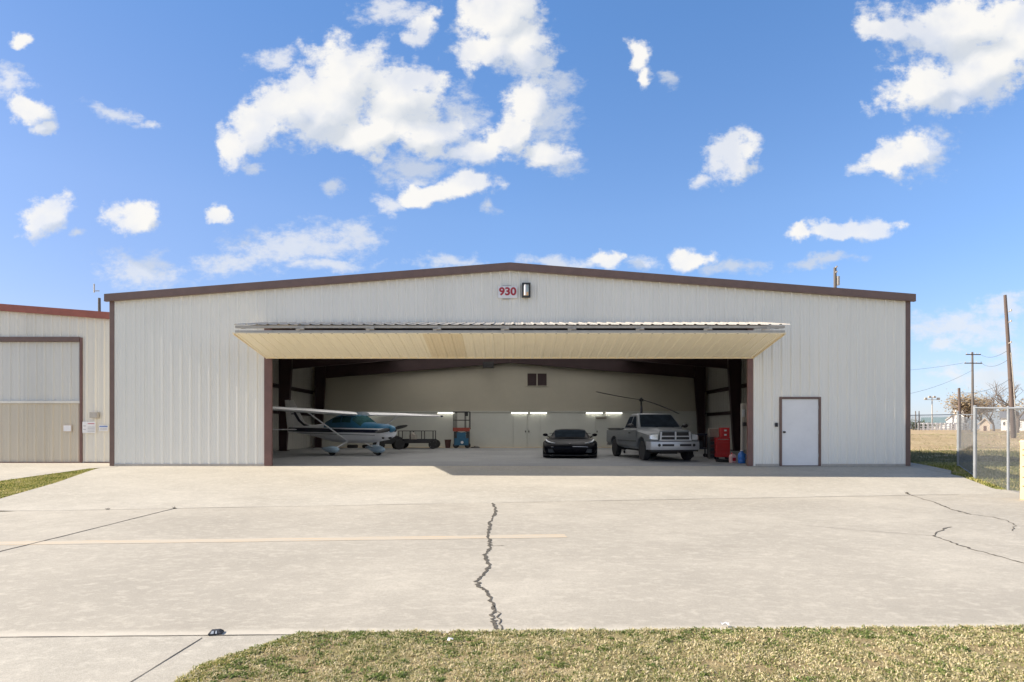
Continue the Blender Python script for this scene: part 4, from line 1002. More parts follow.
# wrap-round bumper with openings
P = [(.62, -1.0), (.90, -.93), (1.02, -.70), (1.06, 0), (1.02, .70), (.90, .93), (.62, 1.0)]
rings = []
for x, y in P: rings.append([(x, y, .43), (x + .02 if abs(y) < .95 else x, y, .50), (x + .03 if abs(y) < .95 else x, y, .64), (x, y, .73), (x - .14, y * .96, .73), (x - .14, y * .96, .43)])
bp = MB().loft(rings).build('front_bumper', M['bumper'], TK, smooth=30)
mb = MB()
for y in (-.33, .33): mb.box(1.03, 1.088, y - .22, y + .22, .565, .645)
bpo = mb.build('bumper_opening', M['black'], bp)
for y in (-.66, .66): MB().lathe([(.001, 0), (.055, 0), (.055, .03), (.001, .035)], (1.03, y, .605), 0, 14).build('fog_light', M['black'], bp, smooth=40)
MB().box(.55, .88, -.9, .9, .36, .45).build('air_dam', M['black'], TK)
MB().box(.5, -4.5, -.42, -.30, .30, .42).box(.5, -4.5, .30, .42, .30, .42).box(-.08, .08, -.7, .7, .28, .40).box(RA - .08, RA + .08, -.7, .7, .30, .44).box(-1.2, .4, -.3, .3, .26, .44).build('chassis', M['black'], TK)
MB().box(-4.80, -4.765, -.78, .78, .66, 1.19).build('tailgate', M['truck'], TK, bevel=.01)
MB().box(-5.0, -4.80, -.9, .9, .46, .60).build('rear_bumper', M['chrome'], TK, bevel=.02)
mb = MB()
for s in (-1, 1): mb.box(-4.6, -2.4, s * .92 - .05, s * .92 + .05, 1.212, 1.24)
mb.build('bed_rail', M['truck_dark'], TK)

# ================================================================== HELICOPTER (behind the truck)
HC = thing('helicopter', 'small dark helicopter with drooping rotor blade behind the pickup', 'helicopter', (6.7, 30.0, 0.004), rad(-99))
CBN = [(1.45, .75, .95, .10), (1.25, .58, 1.25, .38), (.85, .48, 1.60, .54), (.3, .45, 1.74, .58), (-.3, .48, 1.74, .54), (-.8, .6, 1.62, .40), (-1.3, .85, 1.45, .20), (-1.7, 1.02, 1.30, .12)]
MB().loft([[(x, hw * math.cos(2 * math.pi * i / 16), (a + b_) / 2 + (b_ - a) / 2 * math.sin(2 * math.pi * i / 16)) for i in range(16)] for x, a, b_, hw in CBN]).build('cabin', M['heli'], HC, smooth=50)
MB().loft([[(x + .012, (hw + .012) * math.cos(t), (a + b_) / 2 + ((b_ - a) / 2 + .012) * math.sin(t)) for t in [rad(10) + rad(160) * i / 12 for i in range(13)]] for x, a, b_, hw in CBN[:4]], caps=False).build('canopy_glass', M['glass'], HC, smooth=50)
MB().cyl((-1.6, 0, 1.16), (-5.0, 0, 1.22), .11, .06, 14).build('tail_boom', M['heli'], HC, smooth=40)
MB().prism([(-4.8, 1.22), (-5.2, 1.75), (-5.4, 1.75), (-5.15, 1.2), (-5.4, .7), (-5.2, .7)], 1, -.02, .02).build('tail_fin', M['heli'], HC)
MB().beam((-5.05, .12, .75), (-5.05, .12, 1.70), .09, .02, up=(0, 1, 0)).cyl((-5.05, 0, 1.22), (-5.05, .13, 1.22), .04, n=8).build('tail_rotor', M['black'], HC)
MB().loft([[(-.35 + .16 * math.cos(2 * math.pi * i / 10) * k, .07 * math.sin(2 * math.pi * i / 10) * k, z) for i in range(10)] for z, k in ((1.70, 1.1), (2.1, .95), (2.38, .75))]).build('mast_fairing', M['heli'], HC, smooth=50)
MB().cyl((-.35, 0, 2.36), (-.35, 0, 2.70), .045, n=10).box(-.45, -.25, -.10, .10, 2.62, 2.74).ball((-.35, 0, 2.76), .06, 8).build('rotor_hub', M['black'], HC)
for dx, dy, dzz in ((1.80, 2.35, -.42), (-2.55, -1.9, .24)):   # the teetering rotor rests tilted
    mb = MB(); q = Vector((dx, dy, 0)).normalized(); s_ = Vector((-q.y, q.x, 0)); rings = []
    Lb = math.hypot(dx, dy) * 1.18
    wx, wy = (.71, .70) if dx > 0 else (-.71, -.70); ca_, sa_ = math.cos(rad(-99)), math.sin(rad(-99))
    q = Vector((wx * ca_ + wy * sa_, -wx * sa_ + wy * ca_, 0)).normalized()
    s_ = Vector((-q.y, q.x, 0))
    for k in range(7):
        t = k / 6; p = Vector((-.35, 0, 2.70)) + q * (.12 + (3.75 - .12) * t) + Vector((0, 0, (dzz * t * (.6 + .4 * t) if dzz > 0 else dzz * 1.55 * t * (.7 + .3 * t))))
        rings.append([tuple(p + s_ * a + Vector((0, 0, b_))) for a, b_ in ((-.09, 0), (-.03, .014), (.09, .004), (.03, -.008))])
    mb.loft(rings).build('rotor_blade', M['dark'], HC)
for s in (-1, 1):
    mb = MB().tube([(1.35, s * .9, .16), (1.2, s * .9, .06), (-1.1, s * .9, .06), (-1.2, s * .9, .10)], .04, 8).tube([(.55, s * .35, .6), (.55, s * .75, .35), (.55, s * .9, .06)], .03, 6).tube([(-.6, s * .35, .6), (-.6, s * .75, .35), (-.6, s * .9, .06)], .03, 6)
    mb.build('skid', M['dark'], HC, smooth=50)

# ================================================================== SHOP THINGS
# rolling tool chest
d = 23.2
t = TC = thing('tool_chest', 'red rolling tool chest with stacked top box', 'tool chest', (8.33, d, 0.004), rad(-8))
MB().box(-.26, .26, -.23, .23, .10, .86).build('cabinet', M['red'], t, bevel=.012)
for k in range(5):
    q = MB().box(-.245, .245, -.252, -.232, .13 + .14 * k, .255 + .14 * k).build('drawer', M['red'], t, bevel=.006)
    MB().box(-.20, .20, -.272, -.254, .225 + .14 * k, .245 + .14 * k).build('handle', M['chrome'] if k == 4 else M['red'], q)
tb = MB().box(-.08, .25, -.20, .20, .865, 1.25).build('top_box', M['red'], t, bevel=.012)
for k in range(2):
    MB().box(-.06, .23, -.222, -.202, .89 + .17 * k, 1.04 + .17 * k).box(.04, .14, -.235, -.224, 1.0 + .17 * k, 1.02 + .17 * k).build('drawer', M['red'], tb, bevel=.004)
    MB().box(.04, .13, -.238, -.2355, .94 + .17 * k, 1.0 + .17 * k).build('label_plate', M['sign_white'], tb)
MB().box(-.26, -.22, -.20, .20, .25, .30).build('side_handle', M['chrome'], t)
for x in (-.2, .2):
    for y in (-.17, .17): MB().cyl((x, y - .02, .05), (x, y + .02, .05), .05, n=12).box(x - .02, x + .02, y - .03, y + .03, .06, .10).build('caster', M['black'], t)
t = thing('drawer_cabinet', 'dark drawer cabinet with open shelves beside the red chest', 'cabinet', (8.13, 23.60, 0.004), rad(-8))
MB().box(-.17, .17, -.25, .25, .05, .06).box(-.17, -.155, -.25, .25, .004, .86).box(.155, .17, -.25, .25, .004, .86).box(-.17, .17, .23, .25, .05, .86).box(-.17, .17, -.25, .25, .85, .87).build('carcass', M['dark'], t)
for k in range(6): MB().box(-.15, .15, -.27 - .02 * (k % 2), .2, .09 + .125 * k, .19 + .125 * k).build('drawer', M['maroon'] if k % 2 else M['dark'], t, bevel=.005)
t = thing('cardboard_box', 'brown box sitting on top of the dark drawer cabinet', 'box', (8.12, 23.55, .876), rad(-8))
MB().box(-.19, .14, -.2, .2, 0, .34).build('carton', M['card'], t, bevel=.006)
MB().box(-.19, .14, -.03, .03, .341, .344).build('packing_tape', M['galv_dull'], t)
# work cart
t = thing('work_cart', 'dark blue work cart between the pickup and red chest', 'cart', (8.05, 25.0, 0.004), rad(-6))
MB().box(-.42, .30, -.3, .3, .93, .98).box(-.45, .33, -.32, .32, .98, 1.0).build('top_tray', M['navy'], t, bevel=.008)
MB().box(-.40, .28, -.28, .28, .36, .40).build('shelf', M['navy'], t)
for x in (-.38, .26):
    for y in (-.26, .26):
        MB().box(x - .025, x + .025, y - .025, y + .025, .16, .93).build('leg', M['navy'], t); MB().cyl((x, y - .025, .08), (x, y + .025, .08), .08, n=14).build('caster', M['black'], t)
MB().box(.285, .30, -.28, .28, .42, .92).build('side_panel', M['maroon'], t)
MB().box(-.3, .1, -.2, .2, .401, .70).build('motor_unit', M['dark'], t, bevel=.02)
# jugs by the door jamb
t = thing('water_jug', 'blue plastic jug standing by the right door jamb', 'jug', (8.09, 20.6, 0.004))
MB().lathe([(.02, 0), (.115, .005), (.13, .03), (.13, .12), (.12, .14), (.13, .16), (.13, .28), (.10, .36), (.045, .40), (.045, .44), (.01, .445)], (0, 0, 0), 2, 20).build('bottle', M['jug_blue'], t, smooth=40)
MB().lathe([(.01, .43), (.05, .432), (.05, .465), (.01, .468)], (0, 0, 0), 2, 14).build('cap', M['sign_white'], t, smooth=40)
MB().tube([(.12, -.03, .14), (.16, -.03, .18), (.16, -.03, .27), (.11, -.03, .33)], .014, 6).build('handle', M['jug_blue'], t, smooth=50)
t = thing('fuel_jug', 'pale pink jug with red cap beside the blue jug', 'jug', (7.87, 20.85, 0.004), rad(15)); t.scale = (.85, .85, .85)
MB().loft([[(-.12 * k, -.10 * k, z), (.12 * k, -.10 * k, z), (.12 * k, .10 * k, z), (-.12 * k, .10 * k, z)] for z, k in ((0, .92), (.03, 1), (.28, 1), (.35, .7), (.37, .4))]).build('can', M['jug_pink'], t, bevel=.02)
MB().cyl((-.05, 0, .36), (-.05, 0, .43), .035, .03, 12).build('cap', M['red'], t, smooth=40)
MB().box(-.08, .08, -.103, -.101, .08, .22).build('sticker', M['red'], t)
t = thing('oil_pan', 'flat black oil pan on the floor near the jugs', 'pan', (7.72, 21.4, 0.004))
MB().lathe([(.01, 0), (.24, 0), (.27, .09), (.25, .09), (.225, .02), (.01, .02)], (0, 0, 0), 2, 18).build('pan', M['black'], t, smooth=30)
MB().tube([(.22, 0, .05), (.32, .0, .09)], .02, 6).build('spout', M['black'], t)
# door operator: upright channel with a switch box behind the right jamb
t = thing('door_operator', 'grey door operator channel with switch box behind right jamb', 'door operator', (7.76, FY + .66, 0.004))
MB().box(0.0, .05, -.05, .05, .50, 2.05).box(.05, .20, .035, .05, .50, 2.05).box(.15, .20, -.05, .035, .50, 2.05).box(.05, .75, .03, .055, 1.9, 1.98).box(.05, .75, .03, .055, .6, .68).build('channel', M['galv_dull'], t)
MB().box(.02, .18, -.16, -.055, 1.30, 1.42).build('motor', M['black'], t, bevel=.01)
MB().box(.0, .09, -.12, -.055, 1.6, 1.85).build('switch_box', M['galv'], t, bevel=.008)
# heater under the ridge
t = thing('unit_heater', 'black unit heater hanging below the roof ridge', 'heater', ((488.5 - CX) * 37.2 / F, 37.2, 5.05))
MB().box(-.34, .34, -.25, .25, 0, .36).build('case', M['black'], t, bevel=.015)
for k in range(6): MB().box(-.30, .30, -.262, -.252, .04 + k * .05, .065 + k * .05).build('louvre', M['dark'], t)
for x in (-.3, .3): MB().cyl((x, 0, .36), (x, 0, 1.20), .012, n=6).build('hanger_rod', M['dark'], t)
# scissor lift
t = thing('scissor_lift', 'blue scissor lift with red platform and guard rails', 'lift', ((462 - CX) * 37.3 / F, 37.2, 0.004))
MB().box(-.44, .44, -.38, .38, .18, .62).box(-.40, .40, -.385, -.381, .24, .58).build('base', M['lift_blue'], t, bevel=.02)
MB().box(-.29, .28, -.40, -.385, .22, .98).build('control_panel', M['lift_blue'], t, bevel=.01)
MB().lathe([(.001, 0), (.09, 0), (.09, -.02), (.001, -.03)], (.05, -.401, .36), 1, 14).build('decal', M['sign_white'], t)
for x in (-.36, .36):
    for y in (-.3, .3): MB().lathe([(.04, -.06), (.15, -.06), (.17, -.03), (.17, .03), (.15, .06), (.04, .06)], (x, y, .17), 1, 18).build('wheel', M['rubber'], t, smooth=40)
for k in range(4):
    z = .64 + k * .13
    MB().beam((-.36, -.3, z), (.36, -.3, z + .12), .06, .03).beam((.36, -.26, z), (-.36, -.26, z + .12), .06, .03).build('scissor_arm', M['dark'], t)
for q in (-.48, .30): MB().box(q, q + .18, -.37, .37, .10, 1.04).build('lift_mast', M['dark'], t, bevel=.01)
pf = MB().box(-.53, .53, -.42, .42, 1.18, 1.28).box(-.53, .53, -.425, -.421, 1.05, 1.18).build('platform', M['lift_red'], t, bevel=.01)
mb = MB()
for x in (-.5, -.36, .22, .5):
    for y in (-.4, .4): mb.cyl((x, y, 1.28), (x, y, 2.28), .022, n=8)
for z in (1.75, 2.27):
    for y in (-.4, .4): mb.cyl((-.5, y, z), (.5, y, z), .022, n=8)
    for x in (-.5, .5): mb.cyl((x, -.4, z), (x, .4, z), .022, n=8)
mb.build('guard_rail', M['dark'], t)
MB().box(.22, .42, -.46, -.40, 2.0, 2.26).build('control_box', M['black'], t)
# waste bin
t = thing('waste_bin', 'small maroon waste bin left of the blue lift', 'bin', ((447.8 - CX) * 37.2 / F, 37.2, 0.004))
MB().lathe([(.001, 0), (.15, 0), (.205, .50), (.22, .50), (.22, .53), (.195, .53), (.14, .02), (.001, .02)], (0, 0, 0), 2, 18).build('bucket', M['maroon'], t, smooth=35)
MB().tube([(-.2, 0, .5), (-.16, -.1, .42), (0, -.2, .38), (.16, -.1, .42), (.2, 0, .5)], .008, 5).build('handle', M['dark'], t)
t = thing('rag', 'crumpled dark rag on the floor right of the lift', 'rag', ((476 - CX) * 37.4 / F, 37.4, 0.004))
rr = random.Random(4); mb = MB(); n = 16
pts = [(0.30 * math.cos(2 * math.pi * i / n) * rr.uniform(.7, 1.2), .2 * math.sin(2 * math.pi * i / n) * rr.uniform(.7, 1.2)) for i in range(n)]
mb.loft([[(x, y, 0) for x, y in pts], [(x * .9, y * .9, rr.uniform(.03, .07)) for x, y in pts], [(x * .5, y * .5, rr.uniform(.05, .12)) for x, y in pts], [(x * .1, y * .1, .08) for x, y in pts]])
mb.build('cloth', M['dark'], t, smooth=60)
# utility trailer with rail sides
t = thing('utility_trailer', 'black utility trailer with mesh rail sides by back wall', 'trailer', ((418 - CX) * 36.3 / F, 36.2, 0.004))
MB().box(-1.08, 1.08, -.6, .6, .40, .46).box(-1.08, 1.08, -.62, -.58, .34, .58).box(-1.08, 1.08, .58, .62, .34, .58).build('deck', M['dark'], t)
mb = MB()
for x in (-1.05, -.36, .33, 1.02):
    for y in (-.6, .6): mb.box(x - .025, x + .025, y - .025, y + .025, .58, 1.10)
for y in (-.6, .6): mb.box(-1.08, 1.05, y - .02, y + .02, 1.06, 1.10)
mb.box(1.0, 1.05, -.6, .6, 1.06, 1.10)
for k in range(26):
    x = -1.03 + k * .08; mb.box(x - .004, x + .004, .596, .604, .58, 1.06)
mb.build('rail', M['dark'], t)
MB().box(-.5, -.1, -.2, .25, .461, .86).ball((-.3, 0, .9), (.16, .2, .1), 8).build('cargo', M['galv_dull'], t, bevel=.03)
for x in (-.95, 1.03):
    for y in (-.72, .72): wheel(t, x, y, .27, .27, .18, 1 if y > 0 else -1)
for y in (-.72, .72):
    MB().box(-1.26, -.66, y - .12, y + .12, .55, .58).build('fender', M['black'], t)
MB().beam((-1.05, 0, .38), (-1.7, 0, .36), .08, .08).cyl((-1.5, 0, .004), (-1.5, 0, .40), .03, n=8).build('tongue', M['black'], t)
# quad bike half hidden behind the aircraft nose
t = thing('quad_bike', 'dark quad bike behind the aircraft nose wheel', 'quad bike', ((388 - CX) * 34.5 / F, 34.6, 0.004), rad(20))
for x in (-.55, .55):
    for y in (-.42, .42): wheel(t, x, y, .29, .29, .24, 1 if y > 0 else -1)
MB().loft([[(x, w_, z0), (x, w_, z1), (x, -w_, z1), (x, -w_, z0)] for x, w_, z0, z1 in ((-.75, .2, .4, .75), (-.3, .22, .32, .78), (.1, .2, .32, .70), (.5, .22, .35, .80), (.78, .15, .45, .7))]).build('body', M['black'], t, bevel=.03)
MB().box(-.7, .0, -.16, .16, .79, .88).build('seat', M['dark'], t, bevel=.03)
MB().tube([(.35, -.38, 1.02), (.35, -.1, .97), (.35, .1, .97), (.35, .38, 1.02)], .018, 6).beam((.45, 0, .78), (.35, 0, .98), .05, .05).build('handlebar', M['dark'], t)
# spare tyres lying by the wall under the fuselage
t0 = None
for px, lab in ((353, 'spare tyre lying by the back wall under aircraft belly, left one'), (368, 'spare tyre lying by the back wall under aircraft belly, right one')):
    x = (px - CX) * 37.5 / F
    if t0 is None:
        t0 = q = thing('spare_tyre', lab, 'tyre', (x, 37.4, .004), 0, 'spare tyres by the back wall')
        MB().lathe([(.19, .02), (.30, 0), (.34, .05), (.34, .15), (.30, .2), (.19, .18)], (0, 0, 0), 2, 24).build('tread', M['rubber'], q, smooth=40)
        MB().lathe([(.03, .08), (.18, .05), (.188, .16), (.15, .12), (.03, .10)], (0, 0, 0), 2, 18).build('rim', M['alloy'], q, smooth=40)
    else: dup(t0, (x, 37.4, .004), label=lab)

# ================================================================== FENCE, POST, SMALL THINGS OUTSIDE
fp0, fp1, fp2, fp3, fp4 = Vector((12.98, 19.95, 0)), Vector((14.5, 19.1, 0)), Vector((13.32, 16.9, 0)), Vector((12.75, 15.1, 0)), Vector((12.1, 12.9, 0))
def on(p): return Vector((p.x, p.y, gz(p.x, p.y) - .045))
def mesh_panel(mb, a, b, h0, h1, r=.0019, step=.055):
    L = (b - a); L.z = 0; ln = L.length; u = L.normalized(); H_ = h1 - h0; nrm = Vector((-u.y, u.x, 0))
    n = int((ln + H_) / step)
    for k in range(-int(H_ / step) - 1, int(ln / step) + 1):
        for sgn in (1, -1):
            s0, s1 = k * step, k * step + H_; z0, z1 = (0, H_)
            if sgn < 0: z0, z1 = H_, 0
            p, q = s0, s1; zp, zq = z0, z1
            if p < 0: zp += (zq - zp) * (0 - p) / (q - p); p = 0
            if q > ln: zq = zp + (zq - zp) * (ln - p) / (q - p); q = ln
            if q - p < .01: continue
            base = lambda s: a.z + (b.z - a.z) * s / ln
            A = Vector((a.x, a.y, 0)) + u * p; B = Vector((a.x, a.y, 0)) + u * q
            A.z = base(p) + h0 + zp; B.z = base(q) + h0 + zq
            mb.beam(A + nrm * (sgn * r), B + nrm * (sgn * r), r * 2, r * 2)
FN = thing('chain_link_fence', 'galvanised chain link fence with tall gate posts by hangar corner', 'fence', on(fp1))
pinv = Matrix.Translation(-Vector(FN.location))
def fpart(mb, name, m, **k):
    o = mb.build(name, m, FN, **k); o.matrix_parent_inverse = pinv; return o
FH = 1.80
for p, r_, h in ((fp0, .03, 1.72), (fp1, .032, 1.80), (fp2, .045, 2.10), (fp3, .03, 2.17), (fp4, .03, 2.17)):
    q = on(p); po = fpart(MB().cyl(q, q + Vector((0, 0, h)), r_, n=12), 'post', M['post_galv'], smooth=40)
    MB().ball(q + Vector((0, 0, h)), (r_ * 1.2, r_ * 1.2, .03), 8).build('post_cap', M['post_galv'], po, smooth=50)
for a, b, ha, hb_, r_ in ((fp0, fp1, 1.70, 1.72, .012), (fp2, fp3, 2.06, 2.14, .024), (fp3, fp4, 2.14, 2.14, .024)):
    fpart(MB().cyl(on(a) + Vector((0, 0, ha)), on(b) + Vector((0, 0, hb_)), r_, n=8), 'rail', M['post_galv'], smooth=40)
    mb = MB(); mesh_panel(mb, on(a), on(b), .05, min(ha, hb_) - .01); fpart(mb, 'wire_mesh', M['wire'])
# gate leaf between the two gate posts
GA, GB = on(fp1).lerp(on(fp2), .05), on(fp1).lerp(on(fp2), .95)
GT = thing('chain_link_gate', 'closed chain link gate leaf between two thick posts', 'gate', GA)
gi = Matrix.Translation(-GA)
up_ = lambda p, h: p + Vector((0, 0, h))
mb = MB()
for a, b in ((up_(GA, .08), up_(GA, 1.72)), (up_(GB, .08), up_(GB, 1.88)), (up_(GA, 1.72), up_(GB, 1.86)), (up_(GA, .10), up_(GB, .10))): mb.cyl(a, b, .014, n=8)
o = mb.build('gate_frame', M['post_galv'], GT, smooth=40); o.matrix_parent_inverse = gi
mb = MB(); mesh_panel(mb, GA, GB, .1, 1.70); o = mb.build('wire_mesh', M['wire'], GT); o.matrix_parent_inverse = gi
hg = GB.lerp(on(fp2), .5)
for h in (.4, 1.4): o = MB().box(hg.x - .03, hg.x + .03, hg.y - .03, hg.y + .03, hg.z + h, hg.z + h + .06).build('hinge', M['galv'], GT); o.matrix_parent_inverse = gi
# yellow post
q = G(1030, 500)
t = thing('marker_post', 'faded yellow square post with dark notches at right edge', 'post', q, rad(8))
MB().box(-.125, .125, -.125, .125, 0, 1.31).build('post', M['post_yellow'], t, bevel=.015)
for k, z in enumerate((.30, .50, .74, 1.0, 1.12)):
    MB().box(-.128, -.04, -.132, -.1255, z, z + .022).box(-.132, -.1255, -.128, .06, z, z + .022).build('notch', M['brown'], t)
MB().prism([(-.13, 1.3), (.13, 1.3), (.10, 1.35), (-.10, 1.35)], 1, -.13, .13).build('cap', M['post_yellow'], t)
# reflector lying at the joint
q = G(216, 633.5)
t = thing('pavement_marker', 'small black and grey reflector block lying on the concrete joint', 'marker', (q.x, q.y, TZ), rad(12))
MB().loft([[(-.05, -.04, 0), (.05, -.04, 0), (.05, .04, 0), (-.05, .04, 0)], [(-.05, -.038, .012), (.05, -.038, .012), (.05, .038, .012), (-.05, .038, .012)], [(-.032, -.02, .03), (.028, -.02, .03), (.028, .02, .03), (-.032, .02, .03)]]).build('block', M['dark'], t, bevel=.003)
MB().add([(-.03, -.0405, .012), (-.008, -.0405, .012), (-.008, -.024, .029), (-.024, -.024, .029)], [(0, 1, 2, 3)]).add([(0.004, -.0405, .012), (.016, -.0405, .012), (.012, -.024, .029), (.004, -.024, .029)], [(0, 1, 2, 3)]).build('reflector', M['galv'], t)
# litter
for px, py, lab, w_ in ((451, 646, 'white paper scrap lying in the mixed grass', .022), (725, 627, 'white paper scrap lying at the concrete edge of the grass', .03)):
    q = G(px, py); rr = random.Random(px); mb = MB(); n = 5
    vs_ = [(w_ * (i / 2 - 1) + rr.uniform(-.006, .006), w_ * .6 * (j / 2 - 1), .012 + rr.uniform(0, .022)) for j in range(5) for i in range(5)]
    top = [(x, y, z + .002) for x, y, z in vs_]
    mb.add(top, [(j * 5 + i, j * 5 + i + 1, j * 5 + i + 6, j * 5 + i + 5) for j in range(4) for i in range(4)])
    o = mb.build('paper_scrap', M['sign_white'], smooth=60); o.location = (q.x, q.y, TZ + (.03 if py > 640 else 0.004)); tag(o, lab, 'litter', 'paper litter')
# weeds on the joint
for px, py, lab, sz in ((907, 493.5, 'small dead weed at the end of the right crack', .07), (175, 508.6, 'small dead weed where two joints meet', .07), (108, 509.4, 'small dead weed on the joint near left edge', .05)):
    q = G(px, py); rr = random.Random(px + 1); mb = MB()
    for k in range(26):
        a = rr.uniform(0, 6.28); l_ = sz * rr.uniform(.5, 1.2); b0 = Vector((rr.uniform(-.03, .03), rr.uniform(-.02, .02), 0)); dr = Vector((math.cos(a) * .8, math.sin(a) * .8, rr.uniform(.25, .9))).normalized()
        sd = Vector((-dr.y, dr.x, 0)).normalized() * .006
        mb.add([b0 - sd, b0 + sd, b0 + dr * l_], [(0, 1, 2)])
    o = mb.build('weed', M['crack'], fix=False); o.location = q; tag(o, lab, 'weed', 'dead weeds in the pavement joints')

# ================================================================== POLES, WIRES, FAR THINGS
def pole(name, label, px, py_top, d, r0, r1, arms=(), lean=(0, 0), m=None, ins=True, extra=None):
    m = m or M['wood_far']
    top = W(px, py_top, d); bx = top.x - lean[0]; by = d - lean[1]; zb_ = gz(bx, by) - .05
    t = thing(name, label, 'pole' if name != 'flood_light' else 'light', (bx, by, zb_)); hgt = top.z - zb_
    lv = Vector((lean[0], lean[1], hgt))
    MB().tube([(0, 0, 0), lv * .35 + Vector((.04, 0, 0)), lv * .7 + Vector((.03, 0, 0)), lv], r0, 10, r_end=r1).build('pole', m, t, smooth=50)
    for off, hw_, ang in arms:
        p = lv * ((hgt - off) / hgt); dx = math.cos(rad(ang)); dy = math.sin(rad(ang))
        ar = MB().beam(p + Vector((-hw_ * dx, -hw_ * dy - r1 - .05, 0)), p + Vector((hw_ * dx, hw_ * dy - r1 - .05, 0)), .10, .12).build('crossarm', m, t)
        for k in (-.9, -.35, .35, .9):
            c = p + Vector((hw_ * dx * k, hw_ * dy * k - r1 - .05, .06)); MB().cyl(c, c + Vector((0, 0, .18)), .04, .03, 8).build('insulator', M['galv_dull'], ar)
    return t, (lambda off, k=0.0: Vector((bx, by, zb_)) + lv * ((hgt - off) / hgt) + Vector((k, 0, 0)))
P1t, p1 = pole('utility_pole', 'thick leaning wooden utility pole behind the right fence post', 1005, 295, 45, .165, .10, lean=(-.62, 0), m=M['wood'])
for z in (9.6, 8.8, 7.2): MB().cyl((-.45 + .0 * z, -.14, z), (-.45, -.34, z + .05), .045, n=8).cyl((-.45, -.34, z), (-.45, -.34, z + .14), .05, n=8).build('insulator', M['galv_dull'], P1t)
MB().tube([(.16, -.1, .1), (-.05, -.17, 3.2), (-.30, -.16, 6.5)], .035, 6).build('conduit', M['galv_dull'], P1t)
P2t, p2 = pole('utility_pole', 'slim utility pole with two crossarms beyond the fence gate', 972.3, 352, 78, .17, .11, arms=((.35, 1.05, 5), (1.5, 1.25, 5)))
P3t, p3 = pole('service_pole', 'short dark service pole behind the far gate post', 959, 388, 38, .10, .07, m=M['wood'])
MB().beam((0, 0, 0), (.55, 0, -.03), .05, .05).build('bracket', M['galv_dull'], P3t).location = (0, 0, 3.0)
P4t, p4 = pole('utility_pole', 'utility pole top showing above the hangar roof right side', 835, 267.5, 48, .17, .11)
MB().cyl((.22, 0, 12.2), (.22, 0, 12.9), .16, n=12).build('transformer', M['galv_dull'], P4t)
for z in (13.6, 13.2): MB().cyl((0, -.13, z), (0, -.3, z + .05), .06, n=8).build('insulator', M['galv_dull'], P4t)
P5t, p5 = pole('utility_pole', 'utility pole top showing above the neighbouring hangar roof', 99.3, 298, 48, .15, .10)
MB().cyl((-.42, 0, 11.6), (-.42, 0, 12.3), .05, n=8).box(-.45, .0, -.03, .03, 11.7, 11.76).build('insulator', M['galv_dull'], P5t)
P6t, p6 = pole('flood_light', 'tall flood light mast with four lamp heads far beyond field', 932, 397, 150, .16, .10, m=M['galv_dull'])
h6 = EYE + (HY - 397) * 150 / F - gz(85, 150)
for k in (-1.6, -.6, .6, 1.6): MB().box(k - .30, k + .30, -.2, .2, h6 - .2 - (.4 if abs(k) > 1 else 0), h6 + .3 - (.4 if abs(k) > 1 else 0)).build('lamp_head', M['galv_dull'], P6t, bevel=.05)
MB().box(-2, 2, -.06, .06, h6 - .7, h6 - .58).build('crossarm', M['galv_dull'], P6t)
for px, lab in ((915.5, 'short grey pole standing far off nearest the hangar corner'), (919, 'short grey pole standing far off, second from hangar corner')):
    pole('distant_pole', lab, px, 411, 110, .10, .08, m=M['wood_far'])
def wire(label, a, b, sag, r=.014):
    pts = [a.lerp(b, t / 20) - Vector((0, 0, sag * 4 * (t / 20) * (1 - t / 20))) for t in range(21)]
    mb = MB().tube([p - a for p in pts], r, 5); o = mb.build('power_line', M['dark']); o.location = a
    tag(o, label, 'power line', 'overhead power lines'); return o
wire('upper overhead wire rising from far pole crossarm to the leaning pole', p2(.25, 1.0), p1(4.2), .5)
wire('lower overhead wire rising from far pole crossarm to the leaning pole', p2(1.45, 1.2), p1(4.9), .5)
wire('overhead wire running from far pole crossarm behind the hangar', p2(1.45, -1.2), Vector((40, 84, 10.2)), 1.0)
wire('low overhead wire running from far pole past the hangar corner', p2(2.4, 0), Vector((36, 60, 4.2)), .8)
wire('low service wire from the short pole towards the leaning pole', p3(.3), p1(6.4), .35, .012)

# white board fence
d = 112; x0, x1 = W(919, 0, d).x, W(977, 0, d).x
g0 = gz(90, d) - .06
t = thing('board_fence', 'long white board fence across the dry field', 'fence', ((x0 + x1) / 2, d, g0)); w_ = (x1 - x0) / 2
n = int(2 * w_ / .82)
for k in range(n + 1):
    x = -w_ + 2 * w_ * k / n
    MB().box(x - .20, x + .20, -.03, .03, 0, 1.42 if x < w_ * .38 else 1.2).build('post', M['pvc'], t)
for z, hh_ in ((.12, .22), (.62, .14), (1.12, .28)): MB().box(-w_, w_, .035, .07, z, z + hh_).build('rail', M['pvc'], t)
